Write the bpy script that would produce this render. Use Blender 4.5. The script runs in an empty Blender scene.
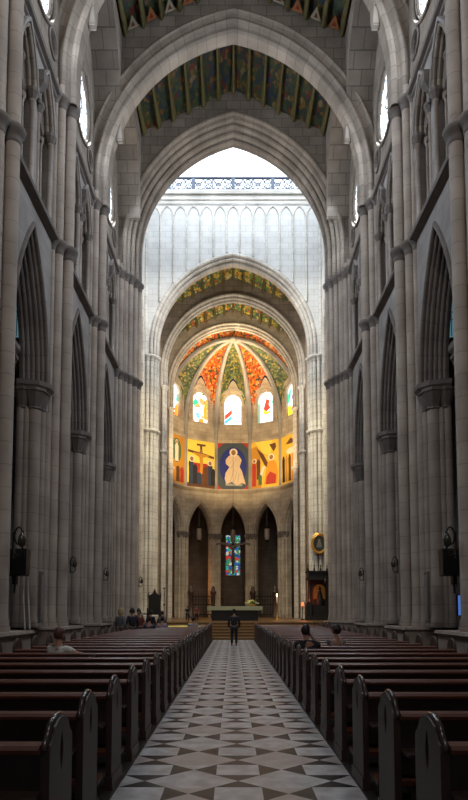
import bpy, math, random
from mathutils import Vector, Matrix
from mathutils.geometry import tessellate_polygon
random.seed(7)
PI = math.pi
sc = bpy.context.scene
COL = sc.collection
EYE = 1.65

# ------------------------------------------------------------------ materials
def new_mat(name):
    m = bpy.data.materials.new(name); m.use_nodes = True
    nt = m.node_tree; b = nt.nodes['Principled BSDF']
    return m, nt, b
def N(nt, t, **kw):
    n = nt.nodes.new(t)
    for k, v in kw.items(): setattr(n, k, v)
    return n
def L(nt, a, b): nt.links.new(a, b)
def c4(c): return (c[0], c[1], c[2], 1)

def plain(name, col, rough=.6, metal=0, var=.15, scale=6, bump=.0):
    m, nt, b = new_mat(name)
    b.inputs['Roughness'].default_value = rough; b.inputs['Metallic'].default_value = metal
    tc = N(nt, 'ShaderNodeTexCoord'); no = N(nt, 'ShaderNodeTexNoise'); no.inputs['Scale'].default_value = scale
    L(nt, tc.outputs['Object'], no.inputs['Vector'])
    mx = N(nt, 'ShaderNodeMix', data_type='RGBA')
    mx.inputs[6].default_value = c4([c*(1-var) for c in col]); mx.inputs[7].default_value = c4([min(1, c*(1+var)) for c in col])
    L(nt, no.outputs['Fac'], mx.inputs[0]); L(nt, mx.outputs[2], b.inputs['Base Color'])
    if bump:
        bp = N(nt, 'ShaderNodeBump'); bp.inputs['Strength'].default_value = bump; bp.inputs['Distance'].default_value = .02
        L(nt, no.outputs['Fac'], bp.inputs['Height']); L(nt, bp.outputs[0], b.inputs['Normal'])
    return m

def stone(name, col, bw=.95, bh=.48, mode='wall', joint=.45, var=.22, rough=.85, msize=.018, dirt=.22):
    """ashlar: wall = blocks chosen by the facing of the surface, uv = voussoirs along a swept arch, shaft = drums"""
    m, nt, b = new_mat(name)
    b.inputs['Roughness'].default_value = rough
    tc = N(nt, 'ShaderNodeTexCoord'); ge = N(nt, 'ShaderNodeNewGeometry')
    if mode == 'uv':
        vec = tc.outputs['UV']
    else:
        sp = N(nt, 'ShaderNodeSeparateXYZ'); L(nt, ge.outputs['Position'], sp.inputs[0])
        sn = N(nt, 'ShaderNodeSeparateXYZ'); L(nt, ge.outputs['True Normal'], sn.inputs[0])
        ax = N(nt, 'ShaderNodeMath', operation='ABSOLUTE'); L(nt, sn.outputs[0], ax.inputs[0])
        gt = N(nt, 'ShaderNodeMath', operation='GREATER_THAN'); L(nt, ax.outputs[0], gt.inputs[0]); gt.inputs[1].default_value = .7
        mu = N(nt, 'ShaderNodeMix', data_type='FLOAT'); L(nt, gt.outputs[0], mu.inputs[0])
        L(nt, sp.outputs[0], mu.inputs[2]); L(nt, sp.outputs[1], mu.inputs[3])
        cb = N(nt, 'ShaderNodeCombineXYZ'); L(nt, sp.outputs[2], cb.inputs[1]); cb.inputs[0].default_value = 101.3
        if mode == 'wall': L(nt, mu.outputs[0], cb.inputs[0])
        vec = cb.outputs[0]
    br = N(nt, 'ShaderNodeTexBrick')
    br.inputs['Scale'].default_value = 1
    br.inputs['Brick Width'].default_value = bw if mode != 'shaft' else 400
    br.inputs['Row Height'].default_value = bh
    br.inputs['Mortar Size'].default_value = msize; br.inputs['Mortar Smooth'].default_value = .4
    br.inputs['Color1'].default_value = c4([c*(1-var*.6) for c in col]); br.inputs['Color2'].default_value = c4([min(1, c*(1+var*.5)) for c in col])
    br.inputs['Mortar'].default_value = c4([c*joint for c in col])
    L(nt, vec, br.inputs['Vector'])
    no = N(nt, 'ShaderNodeTexNoise'); no.inputs['Scale'].default_value = .9; no.inputs['Detail'].default_value = 6
    L(nt, ge.outputs['Position'], no.inputs['Vector'])
    ra = N(nt, 'ShaderNodeValToRGB'); ra.color_ramp.elements[0].position = .3; ra.color_ramp.elements[1].position = .7
    ra.color_ramp.elements[0].color = (1-dirt*1.6, 1-dirt*1.7, 1-dirt*1.7, 1); ra.color_ramp.elements[1].color = (1, 1, 1, 1)
    L(nt, no.outputs['Fac'], ra.inputs[0])
    mx = N(nt, 'ShaderNodeMix', data_type='RGBA', blend_type='MULTIPLY'); mx.inputs[0].default_value = 1
    L(nt, br.outputs['Color'], mx.inputs[6]); L(nt, ra.outputs[0], mx.inputs[7]); L(nt, mx.outputs[2], b.inputs['Base Color'])
    bp = N(nt, 'ShaderNodeBump'); bp.inputs['Strength'].default_value = .5; bp.inputs['Distance'].default_value = .02; bp.invert = True
    L(nt, br.outputs['Fac'], bp.inputs['Height']); L(nt, bp.outputs[0], b.inputs['Normal'])
    return m

def mosaic(name, cols, scale=3, emit=0, lead=True, rough=.6, stretch=(1,1,1), rnd=1.0):
    """voronoi cells in a palette: painted ornament or stained glass"""
    m, nt, b = new_mat(name)
    tc = N(nt, 'ShaderNodeTexCoord'); mp = N(nt, 'ShaderNodeMapping'); mp.inputs['Scale'].default_value = stretch
    L(nt, tc.outputs['Object'], mp.inputs[0])
    vo = N(nt, 'ShaderNodeTexVoronoi'); vo.inputs['Scale'].default_value = scale; vo.inputs['Randomness'].default_value = rnd
    L(nt, mp.outputs[0], vo.inputs['Vector'])
    sp = N(nt, 'ShaderNodeSeparateColor'); L(nt, vo.outputs['Color'], sp.inputs[0])
    ra = N(nt, 'ShaderNodeValToRGB'); ra.color_ramp.interpolation = 'CONSTANT'
    el = ra.color_ramp.elements
    tot = sum(w for _, w in cols); acc = 0
    for i, (c, w) in enumerate(cols):
        e = el[0] if i == 0 else (el[1] if i == 1 else el.new(acc/tot))
        e.position = acc/tot; e.color = c4(c); acc += w
    L(nt, sp.outputs[0], ra.inputs[0])
    out = ra.outputs[0]
    if lead:
        v2 = N(nt, 'ShaderNodeTexVoronoi', feature='DISTANCE_TO_EDGE'); v2.inputs['Scale'].default_value = scale; v2.inputs['Randomness'].default_value = rnd
        L(nt, mp.outputs[0], v2.inputs['Vector'])
        g = N(nt, 'ShaderNodeMath', operation='GREATER_THAN'); L(nt, v2.outputs['Distance'], g.inputs[0]); g.inputs[1].default_value = .035
        mx = N(nt, 'ShaderNodeMix', data_type='RGBA'); L(nt, g.outputs[0], mx.inputs[0])
        mx.inputs[6].default_value = (.02, .02, .02, 1); L(nt, out, mx.inputs[7]); out = mx.outputs[2]
    b.inputs['Roughness'].default_value = rough
    if emit:
        b.inputs['Base Color'].default_value = (.05, .05, .05, 1)
        L(nt, out, b.inputs['Emission Color']); b.inputs['Emission Strength'].default_value = emit
    else:
        L(nt, out, b.inputs['Base Color'])
    return m

def glow(name, col, s):
    m, nt, b = new_mat(name)
    b.inputs['Base Color'].default_value = c4([c*.5 for c in col])
    b.inputs['Emission Color'].default_value = c4(col); b.inputs['Emission Strength'].default_value = s
    return m

def wood(name, col, rough=.3, scale=(1, 12, 12), coat=.3):
    m, nt, b = new_mat(name)
    tc = N(nt, 'ShaderNodeTexCoord'); mp = N(nt, 'ShaderNodeMapping'); mp.inputs['Scale'].default_value = scale
    L(nt, tc.outputs['Object'], mp.inputs[0])
    no = N(nt, 'ShaderNodeTexNoise'); no.inputs['Scale'].default_value = 3; no.inputs['Detail'].default_value = 6
    L(nt, mp.outputs[0], no.inputs['Vector'])
    mx = N(nt, 'ShaderNodeMix', data_type='RGBA'); L(nt, no.outputs['Fac'], mx.inputs[0])
    mx.inputs[6].default_value = c4([c*.5 for c in col]); mx.inputs[7].default_value = c4([c*1.5 for c in col])
    L(nt, mx.outputs[2], b.inputs['Base Color'])
    b.inputs['Roughness'].default_value = rough; b.inputs['Coat Weight'].default_value = coat; b.inputs['Coat Roughness'].default_value = .2
    return m

SA = (.42, .345, .29)
M = {}
M['wall'] = stone('ashlar_wall', (.345, .32, .305), 1.1, .5, joint=.8, var=.14)
M['wall_white'] = stone('ashlar_pale_lit', (.60, .60, .59), .95, .46, joint=.78, var=.08, msize=.022, dirt=.1)  # paler copy of the nave stone, bright crossing light put into the colour
M['spandrel'] = stone('ashlar_spandrel', (.31, .265, .22), .8, .55, joint=.55, var=.22, msize=.022)
M['pier'] = stone('ashlar_pier', SA, .9, .5, joint=.62, var=.2)
M['shaft'] = stone('stone_shaft', (.43, .365, .31), 1, .62, mode='shaft', joint=.78, var=.07)
M['shaft_white'] = stone('pale_lit_stone_shaft', (.62, .60, .55), 1, .5, mode='shaft', joint=.5, var=.05)  # shaft stone lightened for the brightly lit crossing
M['arch'] = stone('stone_voussoir', (.31, .262, .215), .55, 9, mode='uv', joint=.6, var=.25)
M['arcade'] = stone('arcade_voussoir_shaded', (.20, .17, .15), .55, 9, mode='uv', joint=.7, var=.2)  # darker copy of the voussoir stone, shade inside the arches put into the colour
M['arch_white'] = stone('pale_lit_stone_voussoir', (.62, .59, .54), .55, 9, mode='uv', joint=.55, var=.14)  # voussoirs lightened for the lit crossing arches, also the pale vault ribs
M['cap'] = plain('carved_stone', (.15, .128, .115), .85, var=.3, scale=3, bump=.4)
M['apse'] = stone('apse_ashlar', (.50, .43, .33), .8, .42, joint=.68, var=.18)
M['floor_dark'] = stone('dark_paving', (.10, .085, .075), .6, .6, joint=.5, var=.2, rough=.35)
M['platform'] = wood('platform_wood', (.16, .085, .03), .35)
M['black'] = plain('black_paint_and_shade', (.012, .012, .013), .5)
M['iron'] = plain('wrought_iron', (.015, .014, .014), .45, .5)
M['gold'] = plain('gilt', (.75, .42, .10), .35, .6)
M['cloth'] = plain('altar_linen', (.36, .38, .26), .8)
M['pew'] = wood('pew_wood', (.062, .036, .029), .45, (8, 8, 1.2), .05)
M['rail'] = wood('pew_rail_wood', (.14, .045, .023), .34, (1, 12, 12), .2)
M['skin'] = plain('skin', (.42, .22, .15), .6)
M['white_glass'] = glow('daylit_white_glass', (.86, .93, 1), 7)
M['lantern_glass_far'] = glow('daylit_lantern_glass_far', (.88, .94, 1), 1.7)
M['lantern_glass'] = glow('daylit_lantern_glass', (.84, .92, 1), 6.8)

# ------------------------------------------------------------------ mesh builder
class MB:
    def __init__(s): s.v = []; s.f = []; s.sm = []; s.mi = []; s.uv = {}; s.cur = 0
    def add(s, vs, fs, smooth=False):
        o = len(s.v); s.v += [tuple(v) for v in vs]
        for f in fs: s.f.append([i+o for i in f]); s.sm.append(smooth); s.mi.append(s.cur)
        return o
    def box(s, x0, x1, y0, y1, z0, z1):
        vs = [(x, y, z) for x in (x0, x1) for y in (y0, y1) for z in (z0, z1)]
        s.add(vs, [(0,1,3,2),(4,6,7,5),(0,4,5,1),(2,3,7,6),(0,2,6,4),(1,5,7,3)])
    def frustum(s, a, b, z0, z1):
        """a, b: outlines (lists of xy) at z0 and z1"""
        n = len(a); vs = [(x, y, z0) for x, y in a] + [(x, y, z1) for x, y in b]
        fs = [(i, (i+1) % n, n+(i+1) % n, n+i) for i in range(n)] + [tuple(range(n))[::-1], tuple(range(n, 2*n))]
        s.add(vs, fs)
    def lathe(s, x, y, prof, n=14, rot=0, smooth=True):
        """prof: list of (r, z)"""
        vs = []; fs = []
        for r, z in prof:
            for k in range(n):
                a = rot + 2*PI*k/n; vs.append((x+r*math.cos(a), y+r*math.sin(a), z))
        for i in range(len(prof)-1):
            for k in range(n):
                fs.append((i*n+k, i*n+(k+1) % n, (i+1)*n+(k+1) % n, (i+1)*n+k))
        s.add(vs, fs, smooth)
        s.add(vs[:n], [tuple(range(n))[::-1]]); s.add(vs[-n:], [tuple(range(n))])
    def cyl(s, x, y, z0, z1, r, n=14): s.lathe(x, y, [(r, z0), (r, z1)], n)
    def tube(s, pts, r, n=8, closed=False, smooth=True):
        pts = [Vector(p) for p in pts]; rr = r if isinstance(r, (list, tuple)) else [r]*len(pts)
        m = len(pts); vs = []; fs = []; up = Vector((0, 0, 1)); prev = None
        for i, p in enumerate(pts):
            if closed: t = pts[(i+1) % m]-pts[i-1]
            else: t = pts[min(i+1, m-1)]-pts[max(i-1, 0)]
            t.normalize()
            a = prev if prev is not None else (up if abs(t.z) < .9 else Vector((1, 0, 0)))
            b = t.cross(a); 
            if b.length < 1e-5: b = t.cross(Vector((.3, .8, .2)))
            b.normalize(); a = b.cross(t); a.normalize(); prev = a
            for k in range(n):
                q = 2*PI*k/n; vs.append(p + a*math.cos(q)*rr[i] + b*math.sin(q)*rr[i])
        for i in range(m if closed else m-1):
            j = (i+1) % m
            for k in range(n): fs.append((i*n+k, i*n+(k+1) % n, j*n+(k+1) % n, j*n+k))
        s.add(vs, fs, smooth)
        if not closed:
            s.add(vs[:n], [tuple(range(n))]); s.add(vs[-n:], [tuple(range(n))[::-1]])
    def ball(s, c, r, n=10, sx=1, sy=1, sz=1):
        prof = [(math.sin(PI*i/n), -math.cos(PI*i/n)) for i in range(n+1)]
        vs = []; fs = []; m = n+4
        for a, h in prof:
            for k in range(m): q = 2*PI*k/m; vs.append((c[0]+r*sx*a*math.cos(q), c[1]+r*sy*a*math.sin(q), c[2]+r*sz*h))
        for i in range(n):
            for k in range(m): fs.append((i*m+k, i*m+(k+1) % m, (i+1)*m+(k+1) % m, (i+1)*m+k))
        s.add(vs, fs, True)
    def slab(s, outer, holes, fn, d0, d1):
        """polygon with holes extruded; fn(u, h, d) -> xyz"""
        loops = [outer]+list(holes)
        tri = tessellate_polygon([[Vector((p[0], p[1], 0)) for p in lp] for lp in loops])
        allp = [p for lp in loops for p in lp]; n = len(allp)
        vs = [fn(p[0], p[1], d0) for p in allp] + [fn(p[0], p[1], d1) for p in allp]
        fs = [tuple(t) for t in tri] + [tuple(i+n for i in t[::-1]) for t in tri]
        o = 0
        for lp in loops:
            k = len(lp)
            for i in range(k): fs.append((o+i, o+(i+1) % k, n+o+(i+1) % k, n+o+i))
            o += k
        s.add(vs, fs)
    def sweep(s, curves, fn, deps, closed=False, proflen=None):
        """curves: one polyline of (u, h) for each profile point, deps: its depth"""
        m = len(curves[0]); base = len(s.v); vs = []
        for cv, d in zip(curves, deps): vs += [fn(u, h, d) for u, h in cv]
        fs = []; uvs = []
        ref = curves[len(curves)//2]; acc = [0]
        for i in range(1, m): acc.append(acc[-1]+math.dist(ref[i], ref[i-1]))
        pl = [0]
        for j in range(1, len(curves)): pl.append(pl[-1]+math.dist((*curves[j][0], deps[j]), (*curves[j-1][0], deps[j-1])))
        for j in range(len(curves)-1):
            for i in range(m-1):
                fs.append((j*m+i, j*m+i+1, (j+1)*m+i+1, (j+1)*m+i))
                uvs.append(((acc[i], pl[j]), (acc[i+1], pl[j]), (acc[i+1], pl[j+1]), (acc[i], pl[j+1])))
        fi = len(s.f); s.add(vs, fs, False)
        for k, q in enumerate(uvs): s.uv[fi+k] = q
    def build(s, name, mat, parent=None, mods=None):
        me = bpy.data.meshes.new(name); me.from_pydata(s.v, [], s.f)
        me.polygons.foreach_set('use_smooth', s.sm)
        mats = mat if isinstance(mat, (list, tuple)) else [mat]
        for q in mats: me.materials.append(q)
        if len(mats) > 1: me.polygons.foreach_set('material_index', s.mi)
        if s.uv:
            ul = me.uv_layers.new(name='UVMap')
            for fi, q in s.uv.items():
                p = me.polygons[fi]
                for k, li in enumerate(p.loop_indices): ul.data[li].uv = q[k]
        me.update()
        o = bpy.data.objects.new(name, me); COL.objects.link(o)
        if parent is not None: o.parent = parent
        return o

def thing(name, label, cat, loc=(0, 0, 0), rz=0, group=None):
    o = bpy.data.objects.new(name, None); COL.objects.link(o); o.location = loc; o.rotation_euler = (0, 0, rz)
    o.empty_display_size = .2
    return tag(o, label, cat, group)
def tag(o, label, cat, group=None):
    o['label'] = label; o['category'] = cat
    if group: o['group'] = group
    return o
def struct(o): o['kind'] = 'structure'; return o
KIDS = {}
def dup(root, loc=None, rz=None, label=None):
    r = root.copy(); COL.objects.link(r)
    if loc is not None: r.location = loc
    if rz is not None: r.rotation_euler = (0, 0, rz)
    if label: r['label'] = label
    for ch in list(root.children):
        c = ch.copy(); COL.objects.link(c); c.parent = r
        for g in list(ch.children):
            d = g.copy(); COL.objects.link(d); d.parent = c
    return r
ORD = ['nearest', 'second nearest', 'third nearest', 'fourth nearest', 'fifth nearest', 'sixth nearest', 'seventh nearest', 'eighth nearest', 'ninth nearest', 'tenth nearest', 'eleventh nearest', 'twelfth nearest', 'thirteenth nearest', 'fourteenth nearest']
NTH = ['first', 'second', 'third', 'fourth', 'fifth', 'sixth', 'seventh', 'eighth', 'ninth', 'tenth', 'eleventh', 'twelfth', 'thirteenth', 'fourteenth']

# pointed arch with half span s and rise r, offset outward by d; legs go down to base
def arch_curve(s, r, d, zs, n=18, base=None, uc=0):
    R = (s*s+r*r)/(2*s) if r > s else s
    c = R-s; R2 = R+d; tm = math.acos(max(-1, min(1, c/R2))) if c > 0 else PI/2
    right = [(-c+R2*math.cos(tm*k/n), R2*math.sin(tm*k/n)) for k in range(n+1)]
    right[-1] = (0, right[-1][1])
    pts = [(-u, h) for u, h in right] + [p for p in right[-2::-1]]
    out = [(uc+u, zs+h) for u, h in pts]
    if base is not None: out = [(out[0][0], base)] + out + [(out[-1][0], base)]
    return out
def circ(r, uc, zc, n=40): return [(uc+r*math.cos(2*PI*k/n), zc+r*math.sin(2*PI*k/n)) for k in range(n)]

def roll_profile(orders, r, start=None, end=None):
    """orders: (off, dep) centres from the outermost to the innermost; rolls separated by hollows"""
    pr = [start] if start else []
    for i, (o, d) in enumerate(orders):
        rr = r[i] if isinstance(r, (list, tuple)) else r
        for a in (-30, -75, -120, -165, -210):
            q = math.radians(a); pr.append((o+rr*math.cos(q), d+rr*math.sin(q)))
        if i < len(orders)-1:
            o2, d2 = orders[i+1]; pr.append(((o+o2)/2+rr*.35, (d+d2)/2+rr*.35))
    if end: pr.append(end)
    return pr
def sweep_arch(mb, s, r, zs, prof, fn, n=18, base=None, uc=0):
    mb.sweep([arch_curve(s, r, o, zs, n, base, uc) for o, d in prof], fn, [d for o, d in prof])

# ------------------------------------------------------------------ dimensions
BAY = 5.68
P = [10.3, 16.0, 21.7, 27.35, 33.0]
WX = 6.6                       # nave wall plane
H1, H2 = 14.95, 20.7           # lower and upper string courses
YC, YD, YE = 44.3, 50.1, 55.6
PH = 1.0                       # sanctuary platform height
GH = 32.0; GS = .49
def gable(x): return GH-GS*abs(x)

# ------------------------------------------------------------------ floors
mb = MB(); mb.box(-13, -1.13, -3, 36, -.2, 0); struct(mb.build('floor', M['floor_dark']))
mb = MB(); mb.box(1.13, 13, -3, 36, -.2, 0); struct(mb.build('floor', M['floor_dark']))
def tile_mat():
    m, nt, b = new_mat('marble_tiles')
    a, bb, w, h = .455, .41, .22, .20
    ge = N(nt, 'ShaderNodeNewGeometry'); sp = N(nt, 'ShaderNodeSeparateXYZ'); L(nt, ge.outputs['Position'], sp.inputs[0])
    def mt(op, x, y=None, z=None):
        n = N(nt, 'ShaderNodeMath', operation=op)
        for i, v in enumerate((x, y, z)):
            if v is None: continue
            if isinstance(v, (int, float)): n.inputs[i].default_value = v
            else: L(nt, v, n.inputs[i])
        return n.outputs[0]
    # distance to the nearest rectangle centre in a cell of 2a x 2b
    u = mt('ABSOLUTE', mt('SUBTRACT', mt('FRACT', mt('ADD', mt('DIVIDE', sp.outputs[0], 2*a), .5)), .5))
    v = mt('ABSOLUTE', mt('SUBTRACT', mt('FRACT', mt('ADD', mt('DIVIDE', sp.outputs[1], 2*bb), .72)), .5))
    u = mt('MULTIPLY', u, 2); v = mt('MULTIPLY', v, 2)       # 0..1
    rect = mt('MULTIPLY', mt('LESS_THAN', u, w/a), mt('LESS_THAN', v, h/bb))
    dia = mt('GREATER_THAN', mt('ADD', u, v), 1.0)
    pale = mt('MAXIMUM', rect, dia)
    no = N(nt, 'ShaderNodeTexNoise'); no.inputs['Scale'].default_value = 5; no.inputs['Detail'].default_value = 8
    L(nt, ge.outputs['Position'], no.inputs['Vector'])
    ra = N(nt, 'ShaderNodeValToRGB'); ra.color_ramp.elements[0].position = .35; ra.color_ramp.elements[1].position = .65
    ra.color_ramp.elements[0].color = (.40, .39, .39, 1); ra.color_ramp.elements[1].color = (.62, .61, .61, 1)
    L(nt, no.outputs['Fac'], ra.inputs[0])
    # some rows of diamonds are of pinkish marble
    row = mt('FLOOR', mt('DIVIDE', sp.outputs[1], 2*bb)); wn = N(nt, 'ShaderNodeTexWhiteNoise', noise_dimensions='1D'); L(nt, row, wn.inputs['W'])
    pk = mt('MULTIPLY', dia, mt('MULTIPLY', mt('GREATER_THAN', wn.outputs['Value'], .6), .5))
    m1 = N(nt, 'ShaderNodeMix', data_type='RGBA'); L(nt, pk, m1.inputs[0]); L(nt, ra.outputs[0], m1.inputs[6]); m1.inputs[7].default_value = (.42, .33, .30, 1)
    m2 = N(nt, 'ShaderNodeMix', data_type='RGBA'); L(nt, pale, m2.inputs[0]); m2.inputs[6].default_value = (.011, .012, .017, 1); L(nt, m1.outputs[2], m2.inputs[7])
    L(nt, m2.outputs[2], b.inputs['Base Color'])
    b.inputs['Specular IOR Level'].default_value = .28; rr = mt('MULTIPLY_ADD', no.outputs['Fac'], .2, .26); L(nt, rr, b.inputs['Roughness'])
    return m
M['tiles'] = tile_mat()
mb = MB(); mb.box(-1.13, 1.13, -3, 36, -.2, 0); struct(mb.build('floor', M['tiles']))
mb = MB(); mb.box(-13, 13, 36.6, 72, -.2, PH); struct(mb.build('floor', M['platform']))
st = thing('altar_steps', 'low flight of golden brown wooden steps up to the altar platform', 'steps', (0, 34.5, 0))
M['step_edge'] = wood('step_edge', (.42, .24, .09), .4)
for k in range(6):
    mb = MB(); mb.box(-6.1, 6.1, .35*k, 2.2, (k)*PH/6+.001, (k+1)*PH/6); o = mb.build('step', M['platform'], st)
    mb = MB(); mb.box(-6.1, 6.1, .35*k-.02, .35*k+.03, (k+1)*PH/6-.07, (k+1)*PH/6+.006); mb.build('nosing', M['step_edge'], o)

# ------------------------------------------------------------------ nave side walls
def side_fn(sd): return lambda u, h, d: (sd*(WX+d), u, h)
Y0, Y1 = P[0], P[-1]
bays = [(P[i]+P[i+1])/2 for i in range(4)]
AS, AR, AZ = 1.2, 3.93, 9.5; TW = .76           # arcade arch: inner half span, rise, spring
M['glass_clere'] = glow('daylit_clerestory_glass', (.80, .89, 1), 2.6)
for sd in (-1, 1):
    side = 'left' if sd < 0 else 'right'
    fn = side_fn(sd)
    # lower tier
    mb = MB()
    holes = [arch_curve(AS, AR, .55, AZ, 14, 1.1, c) for c in bays]
    mb.slab([(Y0, 1.1), (Y1, 1.1), (Y1, H1), (Y0, H1)], holes, fn, 0, TW)
    struct(mb.build('wall_'+side, M['wall']))
    # gallery tier
    mb = MB(); holes = []
    for c in bays:
        for q in (-1, 1): holes.append(arch_curve(.52, 1.45, .25, 18.6, 10, H1+.45, c+q*.95))
    mb.slab([(Y0, H1), (Y1, H1), (Y1, H2), (Y0, H2)], holes, fn, 0, .5)
    struct(mb.build('wall_'+side, M['wall']))
    mb = MB(); mb.box(sd*8.1, sd*8.3, Y0, Y1, H1, 30); struct(mb.build('wall_'+side, M['black']))  # back wall coloured black to stand for shade in the gallery passage
    # clerestory tier
    mb = MB(); holes = []
    for c in bays:
        holes.append(circ(1.5, c, 23.8, 36))
        for q in (-1, 1): holes.append(circ(.38, c+q*1.55, 22.2, 16))
    mb.slab([(Y0, H2), (Y1, H2), (Y1, 30), (Y0, 30)], holes, fn, 0, .7)
    struct(mb.build('wall_'+side, M['spandrel']))
    # string courses
    for hz, pr in ((H1, [(0, 0), (.05, -.10), (.12, -.24), (.22, -.26), (.30, -.20), (.38, -.20), (.46, -.05), (.46, .0)]),
                   (H2, [(-.25, 0), (-.2, -.08), (-.1, -.08), (-.05, -.2), (.06, -.22), (.12, -.12), (.2, 0)])):
        mb = MB()
        mb.sweep([[(Y0, hz+a), (Y1, hz+a)] for a, d in pr], fn, [d for a, d in pr])
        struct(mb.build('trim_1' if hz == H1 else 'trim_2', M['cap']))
    # aisle beyond
    mb = MB(); mb.box(sd*12.5, sd*12.8, Y0, 34.6, 0, 16); struct(mb.build('wall_'+side, M['wall']))
    mb = MB(); mb.box(sd*6.7, sd*12.8, Y0, 34.6, 14.96, 15.15); struct(mb.build('ceiling', M['spandrel']))
    mb = MB(); mb.box(sd*7.5, sd*12.6, 33.7, 34.5, 0, 14.9); struct(mb.build('wall_'+side, M['wall']))

    # arcade arches
    prof = roll_profile([(.52, -.03), (.42, .10), (.32, .23), (.22, .37), (.12, .51), (.03, .64)], [.065, .06, .07, .06, .075, .07], (.60, .0), (0, TW))
    names = ['nearest, mostly cut off', 'with the blue lantern inside', 'second from the crossing pier', 'next to the crossing pier']
    for i, c in enumerate(bays):
        t = thing('arcade_arch', f'tall pointed stone arch on the {side}, {names[i]}', 'arch', (sd*WX, c, 0))
        lf = lambda u, h, d: (sd*d, u, h)
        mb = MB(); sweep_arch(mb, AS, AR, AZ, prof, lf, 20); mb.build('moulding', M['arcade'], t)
        for q in (-1, 1):
            for (u, d, r) in ((1.86, -.01, .12), (1.66, .08, .11), (1.47, .3, .22), (1.3, .52, .10), (1.25, .70, .13)):
                mb = MB(); mb.lathe(sd*d, q*u, [(r*1.25, 1.1), (r*1.3, 1.3), (r*1.05, 1.42), (r, 1.5), (r, 8.6)], 14); mb.build('column', M['shaft'], t)
            mb = MB(); mb.box(sd*.2, sd*TW, q*1.62, q*1.76, 1.1, 8.85); mb.box(sd*.5, sd*TW, q*1.36, q*1.7, 1.1, 8.85); mb.build('jamb', M['pier'], t)
            mb = MB()
            for (u, d, r) in ((1.66, .08, .11), (1.47, .3, .22), (1.27, .66, .14)):
                mb.lathe(sd*d, q*u, [(r, 8.55), (r*1.25, 8.6), (r*1.1, 8.66), (r*1.7+.03, 9.15), (r*1.75+.06, 9.17), (r*1.75+.06, 9.27)], 8, PI/8, False)
            A = [(sd*-.16, q*1.85), (sd*-.16, q*1.55), (sd*.12, q*1.2), (sd*TW, q*1.0), (sd*TW, q*1.85)]
            B = [(sd*-.24, q*1.9), (sd*-.24, q*1.5), (sd*.05, q*1.12), (sd*TW, q*.93), (sd*TW, q*1.9)]
            mb.frustum(A, B, 9.23, 9.35); mb.frustum(B, B, 9.35, 9.51)
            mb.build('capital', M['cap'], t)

# ------------------------------------------------------------------ gallery arches (two in each bay)
def gallery_arch(sd, y, label):
    t = thing('gallery_arch', label, 'arch', (sd*WX, y, H1+.45), 0, 'gallery arches above the nave arcade')
    fn = lambda u, h, d: (sd*d, u, h)
    z = 18.6-(H1+.45)
    prof = roll_profile([(.20, -.03), (.12, .12), (.04, .28)], [.06, .06, .06], (.27, 0), (0, .45))
    mb = MB(); sweep_arch(mb, .52, 1.45, z, prof, fn, 12); mb.build('moulding', M['arch'], t)
    hood = [(.27, 0), (.27, -.12), (.36, -.14), (.40, -.08), (.40, 0)]
    mb = MB(); sweep_arch(mb, .52, 1.45, z, hood, fn, 12); mb.build('hood', M['wall'], t)
    for q in (-1, 1):
        mb = MB(); mb.lathe(sd*.02, q*.68, [(.13, 0), (.14, .15), (.085, .22), (.08, z-.3), (.12, z-.28), (.1, z-.22)], 12)
        mb.build('colonnette', M['shaft'], t)
        mb = MB(); mb.lathe(sd*.02, q*.68, [(.09, z-.25), (.2, z-.02), (.22, z), (.22, z+.12)], 8, PI/8, False); mb.build('capital', M['cap'], t)
        mb = MB(); mb.lathe(sd*.3, q*.52, [(.1, 0), (.06, .15), (.055, z-.4), (.12, z-.2), (.12, z-.1)], 10); mb.build('colonnette', M['shaft'], t)
    mb = MB(); mb.lathe(sd*.3, 0, [(.12, 0), (.07, .15), (.065, z-.55), (.14, z-.4), (.14, z-.28)], 10); mb.build('colonnette', M['shaft'], t)
    mb = MB()
    o = arch_curve(.52, 1.45, 0, z, 12, z-.32)
    hs = [arch_curve(.17, .42, 0, z-.15, 8, z-.3, q*.27) for q in (-1, 1)] + [circ(.24, 0, z+.68, 16)]
    mb.slab(o, hs, fn, .24, .4); mb.build('tracery', M['arch'], t)
    return t
for sd in (-1, 1):
    side = 'left' if sd < 0 else 'right'; first = None
    bn = ['nearest bay', 'second bay', 'third bay', 'crossing bay']
    for i, c in enumerate(bays):
        for q in (-1, 1):
            lab = f'pointed gallery arch high in the {side} wall, {bn[i]}, {"nearer" if q < 0 else "farther"} of two'
            if first is None: first = gallery_arch(sd, c+q*.95, lab)
            else: dup(first, (sd*WX, c+q*.95, H1+.45), None, lab)
            
# corbels between the gallery arches
for sd in (-1, 1):
    side = 'left' if sd < 0 else 'right'
    for i, c in enumerate(bays):
        mb = MB()
        mb.frustum([(-.02*sd, -.09), (-.14*sd, -.09), (-.14*sd, .09), (-.02*sd, .09)], [(0, -.17), (-.32*sd, -.17), (-.32*sd, .17), (0, .17)], 0, .25)
        mb.box(0, -.32*sd, -.17, .17, .25, .62)
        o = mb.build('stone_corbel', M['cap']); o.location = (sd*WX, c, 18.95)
        tag(o, f'dark square stone corbel between two gallery arches, {side} wall, {bn[i]}', 'corbel', 'corbels between the gallery arches')

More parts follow.
